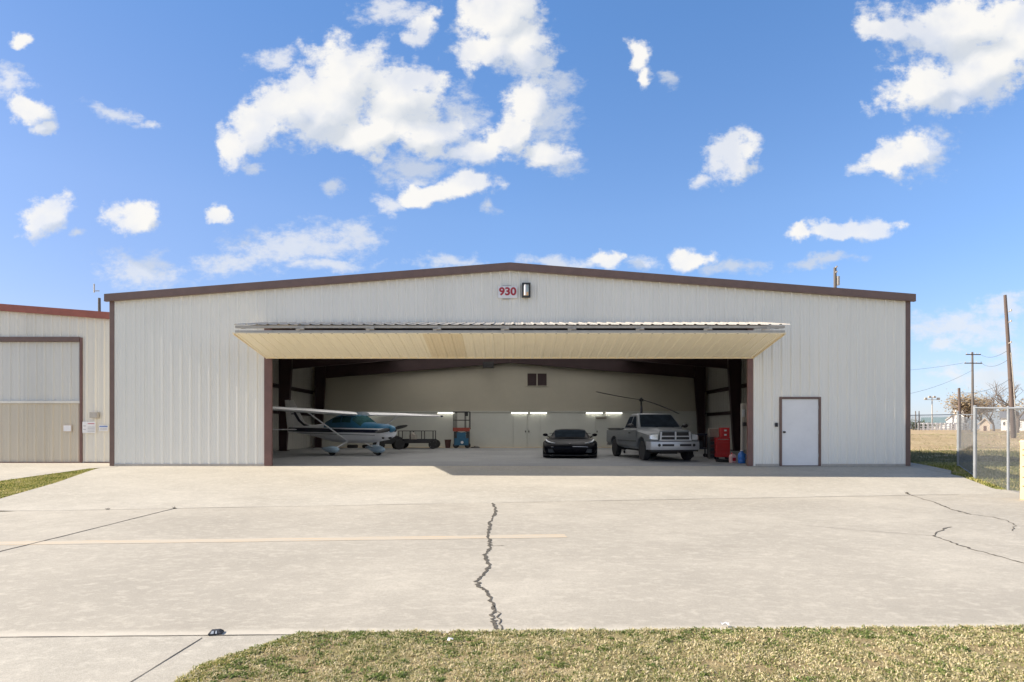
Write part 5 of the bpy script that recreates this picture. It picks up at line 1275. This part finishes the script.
# far buildings
def house(name, label, px0, px1, py_eave, py_ridge, d, depth, wall, roofm, wins=(), door=None, gable=False):
    x0, x1 = W(px0, 0, d).x, W(px1, 0, d).x; xm = (x0 + x1) / 2; g = gz(xm, d) - .1; turn = math.atan2(xm, d)
    ze, zr = W(0, py_eave, d).z - g, W(0, py_ridge, d).z - g; w_ = (x1 - x0) / 2 * math.cos(turn)
    t = thing(name, label, 'house' if name == 'house' else name.split('_')[-1], (xm, d, g), -turn)
    if gable:
        MB().prism([(-w_, 0), (w_, 0), (w_, ze), (0, zr), (-w_, ze)], 1, 0, depth).build('wall', wall, t)
        MB().prism([(-w_ - .2, ze - .1), (0, zr + .02), (w_ + .2, ze - .1), (w_ + .2, ze + .05), (0, zr + .2), (-w_ - .2, ze + .05)], 1, -.2, depth + .2).build('roof', roofm, t)
    else:
        MB().prism([(0, 0), (depth, 0), (depth, ze), (depth / 2, zr), (0, ze)], 0, -w_, w_).build('wall', wall, t)
        MB().prism([(-.25, ze - .1), (depth / 2, zr + .02), (depth + .25, ze - .1), (depth + .25, ze + .05), (depth / 2, zr + .2), (-.25, ze + .05)], 0, -w_ - .2, w_ + .2).build('roof', roofm, t)
    for a, b, c, e_ in wins:
        f_ = MB().box(-w_ + 2 * w_ * a, -w_ + 2 * w_ * b, -.06, -.005, ze * c, ze * e_).build('window', wall, t)
        MB().box(-w_ + 2 * w_ * a + .08, -w_ + 2 * w_ * b - .08, -.075, -.062, ze * c + .08, ze * e_ - .08).build('pane', M['glass'], f_)
    if door: MB().box(-w_ + 2 * w_ * door[0], -w_ + 2 * w_ * door[1], -.07, -.005, 0, ze * door[2]).build('door', M['brown'], t)
    return t
house('house', 'white house wall behind the leaning utility pole', 1001, 1012, 418, 412, 96, 9, M['house'], M['shingle'], wins=((.15, .4, .4, .75),))
house('house', 'low white house at the right edge beyond the fence', 1012.5, 1040, 419, 414, 92, 8, M['house'], M['shingle'], wins=((.2, .3, .3, .75), (.42, .52, .3, .75)), door=(.10, .17, .8))
house('field_shed', 'cream garden shed with gable roof beyond the gate', 979.5, 990, 424, 419, 88, 4, M['house_cream'], M['house_cream'], door=(.38, .62, .75), gable=True)
house('long_barn', 'long low barn with grey green metal roof behind white fence', 921, 954, 424, 417.5, 175, 16, M['house'], M['green_roof'], wins=((.2, .25, .3, .8), (.5, .55, .3, .8)))
house('storage_block', 'tall white block building behind the service pole', 953.5, 966, 408, 404, 160, 10, M['house'], M['shingle'], wins=((.3, .5, .5, .65),))
house('storage_shed', 'wide white roofed shed right of the green barn', 946, 962, 420, 414, 150, 8, M['house'], M['house'], door=(.4, .55, .7), gable=True)

# ================================================================== TREES
def bare_tree(label, px, d, py_top, seed, lean=0, spread=.55, r0=.16, levels=5, crown=None):
    rr = random.Random(seed); bx = W(px, 0, d).x; g = gz(bx, d) - .1; H_ = W(0, py_top, d).z - g
    t = thing('bare_tree', label, 'tree', (bx, d, g)); tips = []
    tr, br = MB(), MB()
    def grow(p, dr, ln, r, lv, mb):
        n = 4; pts = [p]
        for i in range(n):
            dr = (dr + Vector((rr.uniform(-.16, .16), rr.uniform(-.16, .16), rr.uniform(-.02, .14)))).normalized(); pts.append(pts[-1] + dr * (ln / n))
        mb.tube(pts, r, 6 if lv < 2 else 4, r_end=r * .55)
        if lv >= levels: tips.append(pts[-1]); return
        for k in range(rr.choice((2, 3, 3)) if lv else 4):
            a = rr.uniform(0, 6.28); q = Vector((math.cos(a), math.sin(a), rr.uniform(.15, .8))).normalized()
            nd = (dr * (1 - spread) + q * spread).normalized(); s = pts[rr.choice((2, 3, 4))] if k else pts[-1]
            grow(s, nd, ln * rr.uniform(.62, .84), r * .55, lv + 1, br)
    grow(Vector((0, 0, 0)), Vector((lean, 0, 1)).normalized(), H_ * .34, r0, 0, tr)
    tr.build('trunk', M['bark'], t, smooth=60); br.build('branches', M['bark'], t, smooth=60)
    if crown:
        leaf_cloud(t, tips, crown, rr)
    return t
def leaf_cloud(t, centres, spec, rr):
    mat_, count, rad_, size = spec; vs, fs, tint = [], [], []
    for c in centres:
        for k in range(count):
            a = Vector((rr.gauss(0, 1), rr.gauss(0, 1), rr.gauss(0, .8))) * (rad_ * .5); p = Vector(c) + a
            u = Vector((rr.gauss(0, 1), rr.gauss(0, 1), rr.gauss(0, 1))).normalized(); v = u.orthogonal().normalized(); s = size * rr.uniform(.6, 1.4)
            o = len(vs); vs += [p + u * s, p + v * s * .5, p - u * s, p - v * s * .5]; fs.append((o, o + 1, o + 2, o + 3)); tint += [rr.random()] * 4
    me = bpy.data.meshes.new('crown'); me.from_pydata([tuple(v) for v in vs], [], fs); me.materials.append(mat_)
    at = me.attributes.new('tint', 'FLOAT', 'POINT'); at.data.foreach_set('value', tint)
    o = bpy.data.objects.new('crown', me); COL.objects.link(o); o.parent = t; return o
bare_tree('bare winter tree with pale spreading branches in front of the shed', 994, 84, 388, 3, 0, .6, .17, 5)
bare_tree('bare dark tree with crooked limbs right of the leaning pole', 1017, 60, 372, 5, .12, .62, .20, 5)
bare_tree('bare tree with thin twigs behind the white house', 1006, 120, 402, 8, 0, .6, .2, 4, crown=(M['leaf_brown'], 10, 2.4, .22))
bare_tree('brown leafed oak left of the slim utility pole', 966, 118, 396, 11, -.05, .6, .24, 4, crown=(M['leaf_brown'], 40, 2.0, .20))
bare_tree('brown leafed oak right of the slim utility pole', 982, 124, 397, 12, .05, .6, .24, 4, crown=(M['leaf_brown'], 36, 2.0, .20))
for px, d, h, lab, s in ((913, 140, 2.6, 'dark green bush beside the hangar corner beyond the field', 1), (925, 150, 2.0, 'round green bush at the left end of green barn', 2), (1019, 100, 3.2, 'olive shrub in front of the low white house', 3)):
    rr = random.Random(40 + s); bx = W(px, 0, d).x; g = gz(bx, d) - .1
    t = thing('shrub', lab, 'shrub', (bx, d, g))
    st_ = MB()
    for k in range(6): a = rr.uniform(0, 6.28); st_.tube([(0, 0, 0), (math.cos(a) * .5, math.sin(a) * .5, h * .45), (math.cos(a) * 1.1, math.sin(a) * .9, h * .75)], .05, 5, r_end=.02)
    st_.build('stems', M['bark'], t)
    leaf_cloud(t, [(rr.uniform(-2.2, 2.2), rr.uniform(-1.2, 1.2), rr.uniform(.2, h * .8)) for _ in range(26)], (M['leaf_green'], 40, .9, .16), rr)

# ================================================================== GRASS
def inside_lawn(x, y, mg=0.0):
    if y > edge(x) - .01 + mg: return False
    xs = None
    for (xa, ya), (xb, yb) in zip(DRV, DRV[1:]):
        if min(ya, yb) <= y <= max(ya, yb) and ya != yb: xs = xa + (xb - xa) * (y - ya) / (yb - ya)
    if xs is None: xs = DRV[-1][0] if y < 0 else DRV[0][0]
    return x > xs - mg
def lawn_sheet(name, x0, x1, y0, y1, nx, ny, z, ok, m):
    mb = MB(); idx = {}
    X, Y = lin(x0, x1, nx), lin(y0, y1, ny)
    def vid(i, j):
        if (i, j) not in idx: idx[i, j] = len(mb.v); mb.v.append((X[i], Y[j], z(X[i], Y[j])))
        return idx[i, j]
    for j in range(ny):
        for i in range(nx):
            if ok((X[i] + X[i + 1]) / 2, (Y[j] + Y[j + 1]) / 2): mb.f.append((vid(i, j), vid(i + 1, j), vid(i + 1, j + 1), vid(i, j + 1))); mb.m.append(0)
    return struct(mb.build(name, m, fix=False))
def lz(x, y): return TZ + .009 + .006 * math.sin(x * 5.1 + y * 2.3) * math.sin(y * 6.7 - x * 1.9)
lawn_sheet('lawn', -2.6, 9.4, -3.0, 4.95, 300, 200, lz, lambda x, y: inside_lawn(x, y, -.012 + .03 * math.sin(x * 31) * math.sin(x * 13 + y * 9)), M['turf'])
def blades(name, label, n, region, z, m, h=(.02, .055), w=.0035, seed=1, dens=None, lay=.9):
    r = random.Random(seed); vs, fs, tint = [], [], []; made = 0; tries = 0
    while made < n and tries < n * 12:
        tries += 1
        x, y, ok = region(r)
        if not ok: continue
        if dens and r.random() > dens(x, y): continue
        made += 1
        a = r.uniform(0, 6.283); hh_ = r.uniform(*h) * r.uniform(.7, 1.15); b = r.uniform(.15, lay) * hh_; ww = w * r.uniform(.6, 1.3)
        z0 = z(x, y); ca, sa = math.cos(a), math.sin(a); c2 = r.uniform(0, 6.283); cx_, cy_ = math.cos(c2) * ww, math.sin(c2) * ww
        o = len(vs)
        vs += [(x - cx_, y - cy_, z0), (x + cx_, y + cy_, z0), (x + ca * b * .35 + cx_ * .8, y + sa * b * .35 + cy_ * .8, z0 + hh_ * .6), (x + ca * b * .35 - cx_ * .8, y + sa * b * .35 - cy_ * .8, z0 + hh_ * .6), (x + ca * b, y + sa * b, z0 + hh_ * (1 - .25 * b / hh_))]
        fs += [(o, o + 1, o + 2, o + 3), (o + 3, o + 2, o + 4)]; tint += [r.random()] * 5
    me = bpy.data.meshes.new(name); me.from_pydata(vs, [], fs); me.materials.append(m)
    at = me.attributes.new('tint', 'FLOAT', 'POINT'); at.data.foreach_set('value', tint)
    ob = bpy.data.objects.new(name, me); COL.objects.link(ob); ob['kind'] = 'stuff'; ob['label'] = label; ob['category'] = 'grass'; return ob
from mathutils import noise as mnoise
def clump(x, y): return max(.05, min(1, .55 + 1.1 * mnoise.noise((x * 5.5, y * 5.5, 3.1)) + .5 * mnoise.noise((x * 17, y * 17, 1.0))))
def reg_front(r):
    # denser where it is nearer to the viewpoint's strip
    y = r.uniform(3.35, 4.78) if r.random() < .8 else r.uniform(1.2, 3.4)
    x = r.uniform(-2.4, 5.6); return x, y, inside_lawn(x, y)
blades('grass', 'short dry and green mixed lawn grass in front of the taxiway', 120000, reg_front, lz, M['blades'], h=(.008, .026), w=.0042, seed=3, dens=clump, lay=1.9)
def tufts(seed, n, place, spread):
    r0 = random.Random(seed); C = []
    while len(C) < n:
        c = place(r0)
        if c: C.append((c[0], c[1], r0.uniform(.4, 1.3) * spread))
    def reg(r):
        x, y, s = r.choice(C); return x + r.gauss(0, s), y + r.gauss(0, s * .8), True
    return reg
def pl_edge(r): x = r.uniform(-1.5, 5.6); return (x, edge(x) - abs(r.gauss(0, .03)) + .004)
blades('grass', 'tufts of longer grass creeping over the straight concrete edge', 9000, tufts(5, 260, pl_edge, .02), lambda x, y: TZ + .004, M['blades'], h=(.010, .034), w=.0036, seed=5, lay=1.6)
def pl_curve(r):
    k = r.randrange(len(DRV) - 3); (xa, ya), (xb, yb) = DRV[k], DRV[k + 1]; t = r.random(); return (xa + (xb - xa) * t + abs(r.gauss(.0, .06)), ya + (yb - ya) * t - abs(r.gauss(0, .04)))
blades('grass', 'straggling grass tufts along the curved driveway edge', 5000, tufts(6, 110, pl_curve, .022), lambda x, y: TZ + .003, M['blades_green'], h=(.010, .032), w=.0036, seed=6, lay=1.6)
def pl_weed(r):
    x, y = r.uniform(-2.0, 5.6), r.uniform(3.4, 4.72)
    if r.random() < .45: y = edge(x) - abs(r.gauss(0, .12))
    if r.random() < .3: x = -1.9 + abs(r.gauss(0, .7))
    return (x, y) if inside_lawn(x, y) else None
blades('weeds', 'low clumps of green broad leaved weeds scattered through the lawn', 15000, tufts(7, 330, pl_weed, .030), lambda x, y: TZ + .008, M['weed'], h=(.008, .024), w=.0075, seed=7, lay=1.7)
# grass strip between the two aprons
def left_strip(x, y):
    lo = interp(LB, y) if y > LB[-1].y else LB[-1].x + (y - LB[-1].y) * -.3
    xr = min(-12.75, ST_a.x + (ST_b.x - ST_a.x) * (y - ST_a.y) / (ST_b.y - ST_a.y)) if y < ST_b.y else -12.6
    return xr < x < lo
ST_a, ST_b = G(0, 481), G(101, 467)
def reg_left(r):
    x, y = r.uniform(-16, -9.6), r.uniform(10.6, 18.4); return x, y, left_strip(x, y)
lawn_sheet('side_lawn', -16, -9.4, 10.2, 18.6, 110, 130, lambda x, y: gz(x, y) - .012, lambda x, y: left_strip(x, y), M['side_turf'])
blades('grass', 'grass strip between the two hangar aprons', 26000, reg_left, lambda x, y: gz(x, y) - .014, M['blades_green'], h=(.015, .045), w=.010, seed=8, lay=1.6)
# grass round the fence, and the shaded field beside the hangar
RBP = RB + sp[1:]
def right_ok(x, y):
    if y < yj(x) - .05 and x > 11.3 and y < 14.75: return False
    if y > sp[3].y: return x > HW + .15
    return x > interp(RBP, y) + .01 + .05 * math.sin(y * 9) * math.sin(y * 4 + 1)
def reg_right(r):
    y = r.uniform(13.9, 21) ; x = r.uniform(11.3, 19); return x, y, right_ok(x, y)
lawn_sheet('fence_lawn', 11.2, 20, 13.8, 21, 130, 110, lambda x, y: gz(x, y) - .015, right_ok, M['side_turf'])
blades('grass', 'ragged green and straw grass under the chain link fence', 26000, reg_right, lambda x, y: gz(x, y) - .017, M['blades_green'], h=(.03, .10), w=.010, seed=9, lay=1.1, dens=lambda x, y: max(.08, .5 + mnoise.noise((x * 1.6, y * 1.6, 5)) * 1.3))
def reg_field(r):
    y = 31 + (r.random() ** 1.4) * 24; x = r.uniform(13.1, 14 + y * .9); return x, y, True
blades('dry_grass', 'dry tufted grass of the field beyond the fence', 22000, reg_field, lambda x, y: hump(x, y) - .005, M['blades'], h=(.03, .09), w=.018, seed=10, lay=1.1, dens=lambda x, y: max(.05, .4 + mnoise.noise((x * .5, y * .9, 7)) * 1.2))

def reg_shade_green(r):
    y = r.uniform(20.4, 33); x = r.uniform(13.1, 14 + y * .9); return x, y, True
blades('field_grass', 'long green grass tinted dark for shade beside the hangar wall behind the fence', 36000, reg_shade_green, lambda x, y: hump(x, y) - .005, M['blades_field'], h=(.04, .13), w=.016, seed=12, lay=1.1, dens=lambda x, y: max(.1, .5 + mnoise.noise((x * .7, y * .9, 7)) * 1.2))
# ================================================================== LIGHT, SKY, CAMERA
SUN_EL, SUN_AZ = 32.8, 1.0         # elevation; degrees in front of the wall plane (sun stands to the left)
e, a = rad(SUN_EL), rad(SUN_AZ)
sdir = Vector((-math.cos(a) * math.cos(e), -math.sin(a) * math.cos(e), math.sin(e)))
sl = bpy.data.lights.new('sun', 'SUN'); sl.energy = 4.9; sl.angle = rad(0.5); sl.color = (1.0, 0.91, 0.79)
so = bpy.data.objects.new('sun', sl); COL.objects.link(so); so.rotation_euler = sdir.to_track_quat('Z', 'Y').to_euler()
so.location = (-40, -5, 40)

w = bpy.data.worlds.new('World'); scene.world = w; w.use_nodes = True
nt = w.node_tree; bg = nt.nodes['Background']; out = nt.nodes['World Output']
sky = N(nt, 'ShaderNodeTexSky', sky_type='NISHITA'); sky.sun_disc = False
sky.sun_elevation = e; sky.sun_rotation = math.atan2(sdir.x, sdir.y)
sky.altitude = 150; sky.air_density = 1.0; sky.dust_density = 0.35; sky.ozone_density = 2.2
d = coords(nt, 'Generated')
sx = N(nt, 'ShaderNodeSeparateXYZ'); nt.links.new(d, sx.inputs[0])
skyc = mixc(nt, 1.0, sky.outputs[0], ramp(nt, sx.outputs[2], [(0.0, (0.68, 0.68, 0.74)), (0.18, (0.66, 0.75, 0.80)), (0.33, (0.72, 0.86, 0.90)), (0.56, (0.56, 0.86, 0.97)), (1.0, (0.50, 0.85, 1.0))]), 'MULTIPLY')
skyc = mixc(nt, 1.0, skyc, (1.0, 1.0, 1.16), 'MULTIPLY')
skyc = mixc(nt, 1.0, skyc, ramp(nt, math_(nt, 'MULTIPLY_ADD', sx.outputs[0], -1.0, 0.0, clamp=True), [(0.0, (1, 1, 1)), (0.55, (0.92, 0.80, 0.78)), (1.0, (0.85, 0.75, 0.72))]), 'MULTIPLY')
nt.links.new(skyc, bg.inputs['Color']); bg.inputs['Strength'].default_value = 0.11
yy = math_(nt, 'MAXIMUM', sx.outputs[1], 0.03)
u = math_(nt, 'DIVIDE', sx.outputs[0], yy); v = math_(nt, 'DIVIDE', sx.outputs[2], yy)
cb = N(nt, 'ShaderNodeCombineXYZ'); nt.links.new(u, cb.inputs[0]); nt.links.new(v, cb.inputs[1])
P0 = cb.outputs[0]
def nvec(vec, scale, detail):
    n = N(nt, 'ShaderNodeTexNoise'); n.inputs['Scale'].default_value = scale; n.inputs['Detail'].default_value = detail; n.inputs['Roughness'].default_value = 0.6
    nt.links.new(vec, n.inputs['Vector']); return n.outputs['Color']
def warp(vec, scale, detail, amt):
    k = vmath(nt, 'SUBTRACT', nvec(vec, scale, detail), (0.5, 0.5, 0.5)).outputs[0]
    k = vmath(nt, 'MULTIPLY', k, (amt, amt * .8, 0)).outputs[0]
    return vmath(nt, 'ADD', vec, k).outputs[0]
P1 = warp(warp(P0, 6.0, 3, 0.085), 20.0, 5, 0.04)
P2 = vmath(nt, 'ADD', P1, (-0.030, 0.030, 0)).outputs[0]
# cumulus, as directions on the tangent plane due north: centre, half size (px of the photograph), angle
solid = [(350, 78, 56, 50, 0), (322, 104, 76, 40, 10), (396, 96, 60, 44, 0), (290, 96, 48, 28, 20), (256, 126, 36, 26, 30), (233, 148, 18, 22, 0), (420, 130, 56, 30, 0), (372, 130, 62, 28, 0),
         (500, 16, 46, 52, 0), (494, 54, 40, 22, 0), (525, 52, 30, 40, 0), (530, 105, 28, 36, 0), (510, 130, 36, 24, 0), (480, 150, 42, 19, 0), (545, 152, 32, 18, 0),
         (425, 26, 20, 24, -20), (466, 188, 36, 16, 5), (430, 193, 36, 14, 0), (30, 108, 27, 20, -25), (44, 124, 22, 10, 0), (22, 36, 15, 9, 0),
         (42, 212, 34, 22, 10), (133, 216, 25, 20, 0), (220, 209, 16, 11, -15), (641, 52, 14, 20, 15), (649, 70, 11, 14, 0), (733, 158, 32, 25, 40),
         (900, 154, 46, 22, 20), (878, 164, 26, 15, 0), (960, 30, 94, 42, 0), (985, 70, 90, 40, 20), (928, 84, 50, 28, 10), (890, 30, 34, 18, 0), (1030, 40, 60, 60, 0), (955, 102, 28, 16, 0),
         (600, 259, 18, 12, 0), (697, 255, 27, 14, 0), (846, 233, 58, 11, 6), (800, 237, 22, 9, 0)]
faint = [(560, 262, 60, 9, 0), (450, 262, 50, 10, 0), (735, 268, 40, 9, 0), (820, 262, 50, 8, 5), (300, 246, 92, 30, 4), (352, 236, 42, 24, 0), (236, 264, 52, 16, 0), (140, 272, 58, 25, 0), (332, 186, 17, 12, 0), (640, 262, 28, 10, 0), (330, 268, 50, 10, 0), (118, 110, 32, 10, -20), (150, 125, 18, 6, 0),
         (10, 78, 28, 24, 0), (275, 60, 36, 14, 10), (390, 10, 42, 20, 0), (415, 168, 46, 24, 0), (395, 200, 24, 12, 0), (562, 158, 24, 20, -20), (545, 120, 34, 40, 0), (455, 118, 40, 46, 0), (486, 212, 16, 9, 0), (80, 232, 12, 7, 0),
         (925, 150, 44, 28, 10), (670, 78, 14, 12, 0), (860, 172, 16, 9, 0), (700, 180, 14, 9, 0), (1000, 308, 44, 18, 8), (945, 349, 20, 10, 0), (1010, 352, 30, 14, 0), (960, 330, 90, 24, 0), (990, 378, 80, 20, 0), (560, 90, 24, 20, 0), (252, 165, 14, 8, 0)]
def blobs(lst, P=None):
    P = P or P1
    acc = None
    for cx, cy, rx, ry, an in lst:
        m = N(nt, 'ShaderNodeMapping', vector_type='TEXTURE')
        m.inputs['Location'].default_value = ((cx - CX) / F, (HY - cy) / F, 0)
        m.inputs['Rotation'].default_value = (0, 0, rad(an)); m.inputs['Scale'].default_value = (rx / F, ry / F, 1)
        nt.links.new(P, m.inputs['Vector'])
        l = vmath(nt, 'LENGTH', m.outputs[0]).outputs['Value']
        k = math_(nt, 'SUBTRACT', 1.0, l)
        if acc is None: acc = k
        else:
            s = N(nt, 'ShaderNodeMath', operation='SMOOTH_MAX'); s.inputs[2].default_value = 0.12
            nt.links.new(acc, s.inputs[0]); nt.links.new(k, s.inputs[1]); acc = s.outputs[0]
    return math_(nt, 'MAXIMUM', acc, -1.0)
fb = noise(nt, P0, 19.0, 10, 0.60)
low = noise(nt, P0, 7.0, 5, 0.5)
wis = noise(nt, stretch(nt, P0, (1, 1.5, 1)), 34.0, 9, 0.66)
A = blobs(solid); A2 = blobs(solid, P2); B = blobs(faint)
up = math_(nt, 'GREATER_THAN', sx.outputs[1], 0.03)
def sstep(x, lo, hi):
    n = N(nt, 'ShaderNodeMapRange', interpolation_type='SMOOTHSTEP')
    n.inputs['From Min'].default_value = lo; n.inputs['From Max'].default_value = hi; nt.links.new(x, n.inputs['Value']); return n.outputs[0]
dA = math_(nt, 'ADD', math_(nt, 'ADD', A, math_(nt, 'MULTIPLY', math_(nt, 'SUBTRACT', fb, 0.5), 1.7)), math_(nt, 'MULTIPLY', math_(nt, 'SUBTRACT', wis, 0.5), 1.1))
mA = math_(nt, 'MULTIPLY', sstep(dA, -0.07, 0.50), math_(nt, 'MULTIPLY_ADD', sstep(low, 0.36, 0.56), 0.26, 0.74))
dB = math_(nt, 'ADD', B, math_(nt, 'MULTIPLY', math_(nt, 'SUBTRACT', wis, 0.5), 2.0))
mB = math_(nt, 'MULTIPLY', sstep(dB, 0.0, 0.9), 0.72)
# unseen noise clouds behind and overhead, added as neutral fill on the front wall
far = math_(nt, 'MULTIPLY', sstep(noise(nt, stretch(nt, d, (1, 1, 1.6)), 2.6, 7, 0.6), 0.44, 0.62), math_(nt, 'LESS_THAN', sx.outputs[1], 0.35))
far = math_(nt, 'MULTIPLY', far, math_(nt, 'GREATER_THAN', sx.outputs[2], 0.02))
mask = math_(nt, 'MAXIMUM', math_(nt, 'MULTIPLY', math_(nt, 'MAXIMUM', mA, mB), up), math_(nt, 'MULTIPLY', far, 0.8))
relief = math_(nt, 'MULTIPLY_ADD', math_(nt, 'SUBTRACT', A, A2), 1.9, 0.54)      # darker where more cloud stands towards the sun
relief = math_(nt, 'ADD', relief, math_(nt, 'MULTIPLY', math_(nt, 'SUBTRACT', low, 0.5), 0.9))
relief = math_(nt, 'ADD', relief, math_(nt, 'MULTIPLY', math_(nt, 'SUBTRACT', fb, 0.5), 0.35))
relief = math_(nt, 'SUBTRACT', relief, math_(nt, 'MULTIPLY', sstep(dA, 0.3, 1.2), 0.10), clamp=True)
cc = ramp(nt, relief, [(0.0, (0.70, 0.745, 0.81)), (0.5, (0.87, 0.885, 0.905)), (0.9, (1.0, 0.985, 0.955))])
bc = N(nt, 'ShaderNodeBackground'); nt.links.new(cc, bc.inputs['Color']); CLOUD = 0.50; bc.inputs['Strength'].default_value = CLOUD
# pale air low over the horizon
hz = math_(nt, 'MULTIPLY', math_(nt, 'SUBTRACT', 1.0, sstep(sx.outputs[2], -0.02, 0.26)), 0.42)
hz = math_(nt, 'ADD', hz, 0.06)
bh = N(nt, 'ShaderNodeBackground'); bh.inputs['Color'].default_value = (0.64, 0.78, 1.0, 1); bh.inputs['Strength'].default_value = 0.44
m0 = N(nt, 'ShaderNodeMixShader'); nt.links.new(hz, m0.inputs[0]); nt.links.new(bg.outputs[0], m0.inputs[1]); nt.links.new(bh.outputs[0], m0.inputs[2])
m1 = N(nt, 'ShaderNodeMixShader'); nt.links.new(mask, m1.inputs[0]); nt.links.new(m0.outputs[0], m1.inputs[1]); nt.links.new(bc.outputs[0], m1.inputs[2])
nt.links.new(m1.outputs[0], out.inputs['Surface'])
w.cycles.sampling_method = 'MANUAL'; w.cycles.sample_map_resolution = 512

cd = bpy.data.cameras.new('camera'); cam = bpy.data.objects.new('camera', cd); COL.objects.link(cam)
cam.location = (0, 0, EYE); cam.rotation_euler = (rad(90), 0, 0)
cd.sensor_width = 36; cd.lens = F * 36 / 1024; cd.shift_x = (512 - CX) / 1024; cd.shift_y = (HY - 341) / 1024
cd.clip_start = 0.05; cd.clip_end = 6000
scene.camera = cam
vs = scene.view_settings
vs.view_transform = 'Standard'; vs.look = 'None'; vs.gamma = 1; vs.use_curve_mapping = False; vs.exposure = 0.96
scene.render.engine = 'CYCLES'
cy = scene.cycles
cy.use_denoising = True; cy.denoiser = 'OPENIMAGEDENOISE'
cy.max_bounces = 10; cy.diffuse_bounces = 7; cy.glossy_bounces = 4; cy.transparent_max_bounces = 12
cy.sample_clamp_indirect = 6.0; cy.caustics_reflective = False; cy.caustics_refractive = False
scene.render.film_transparent = False
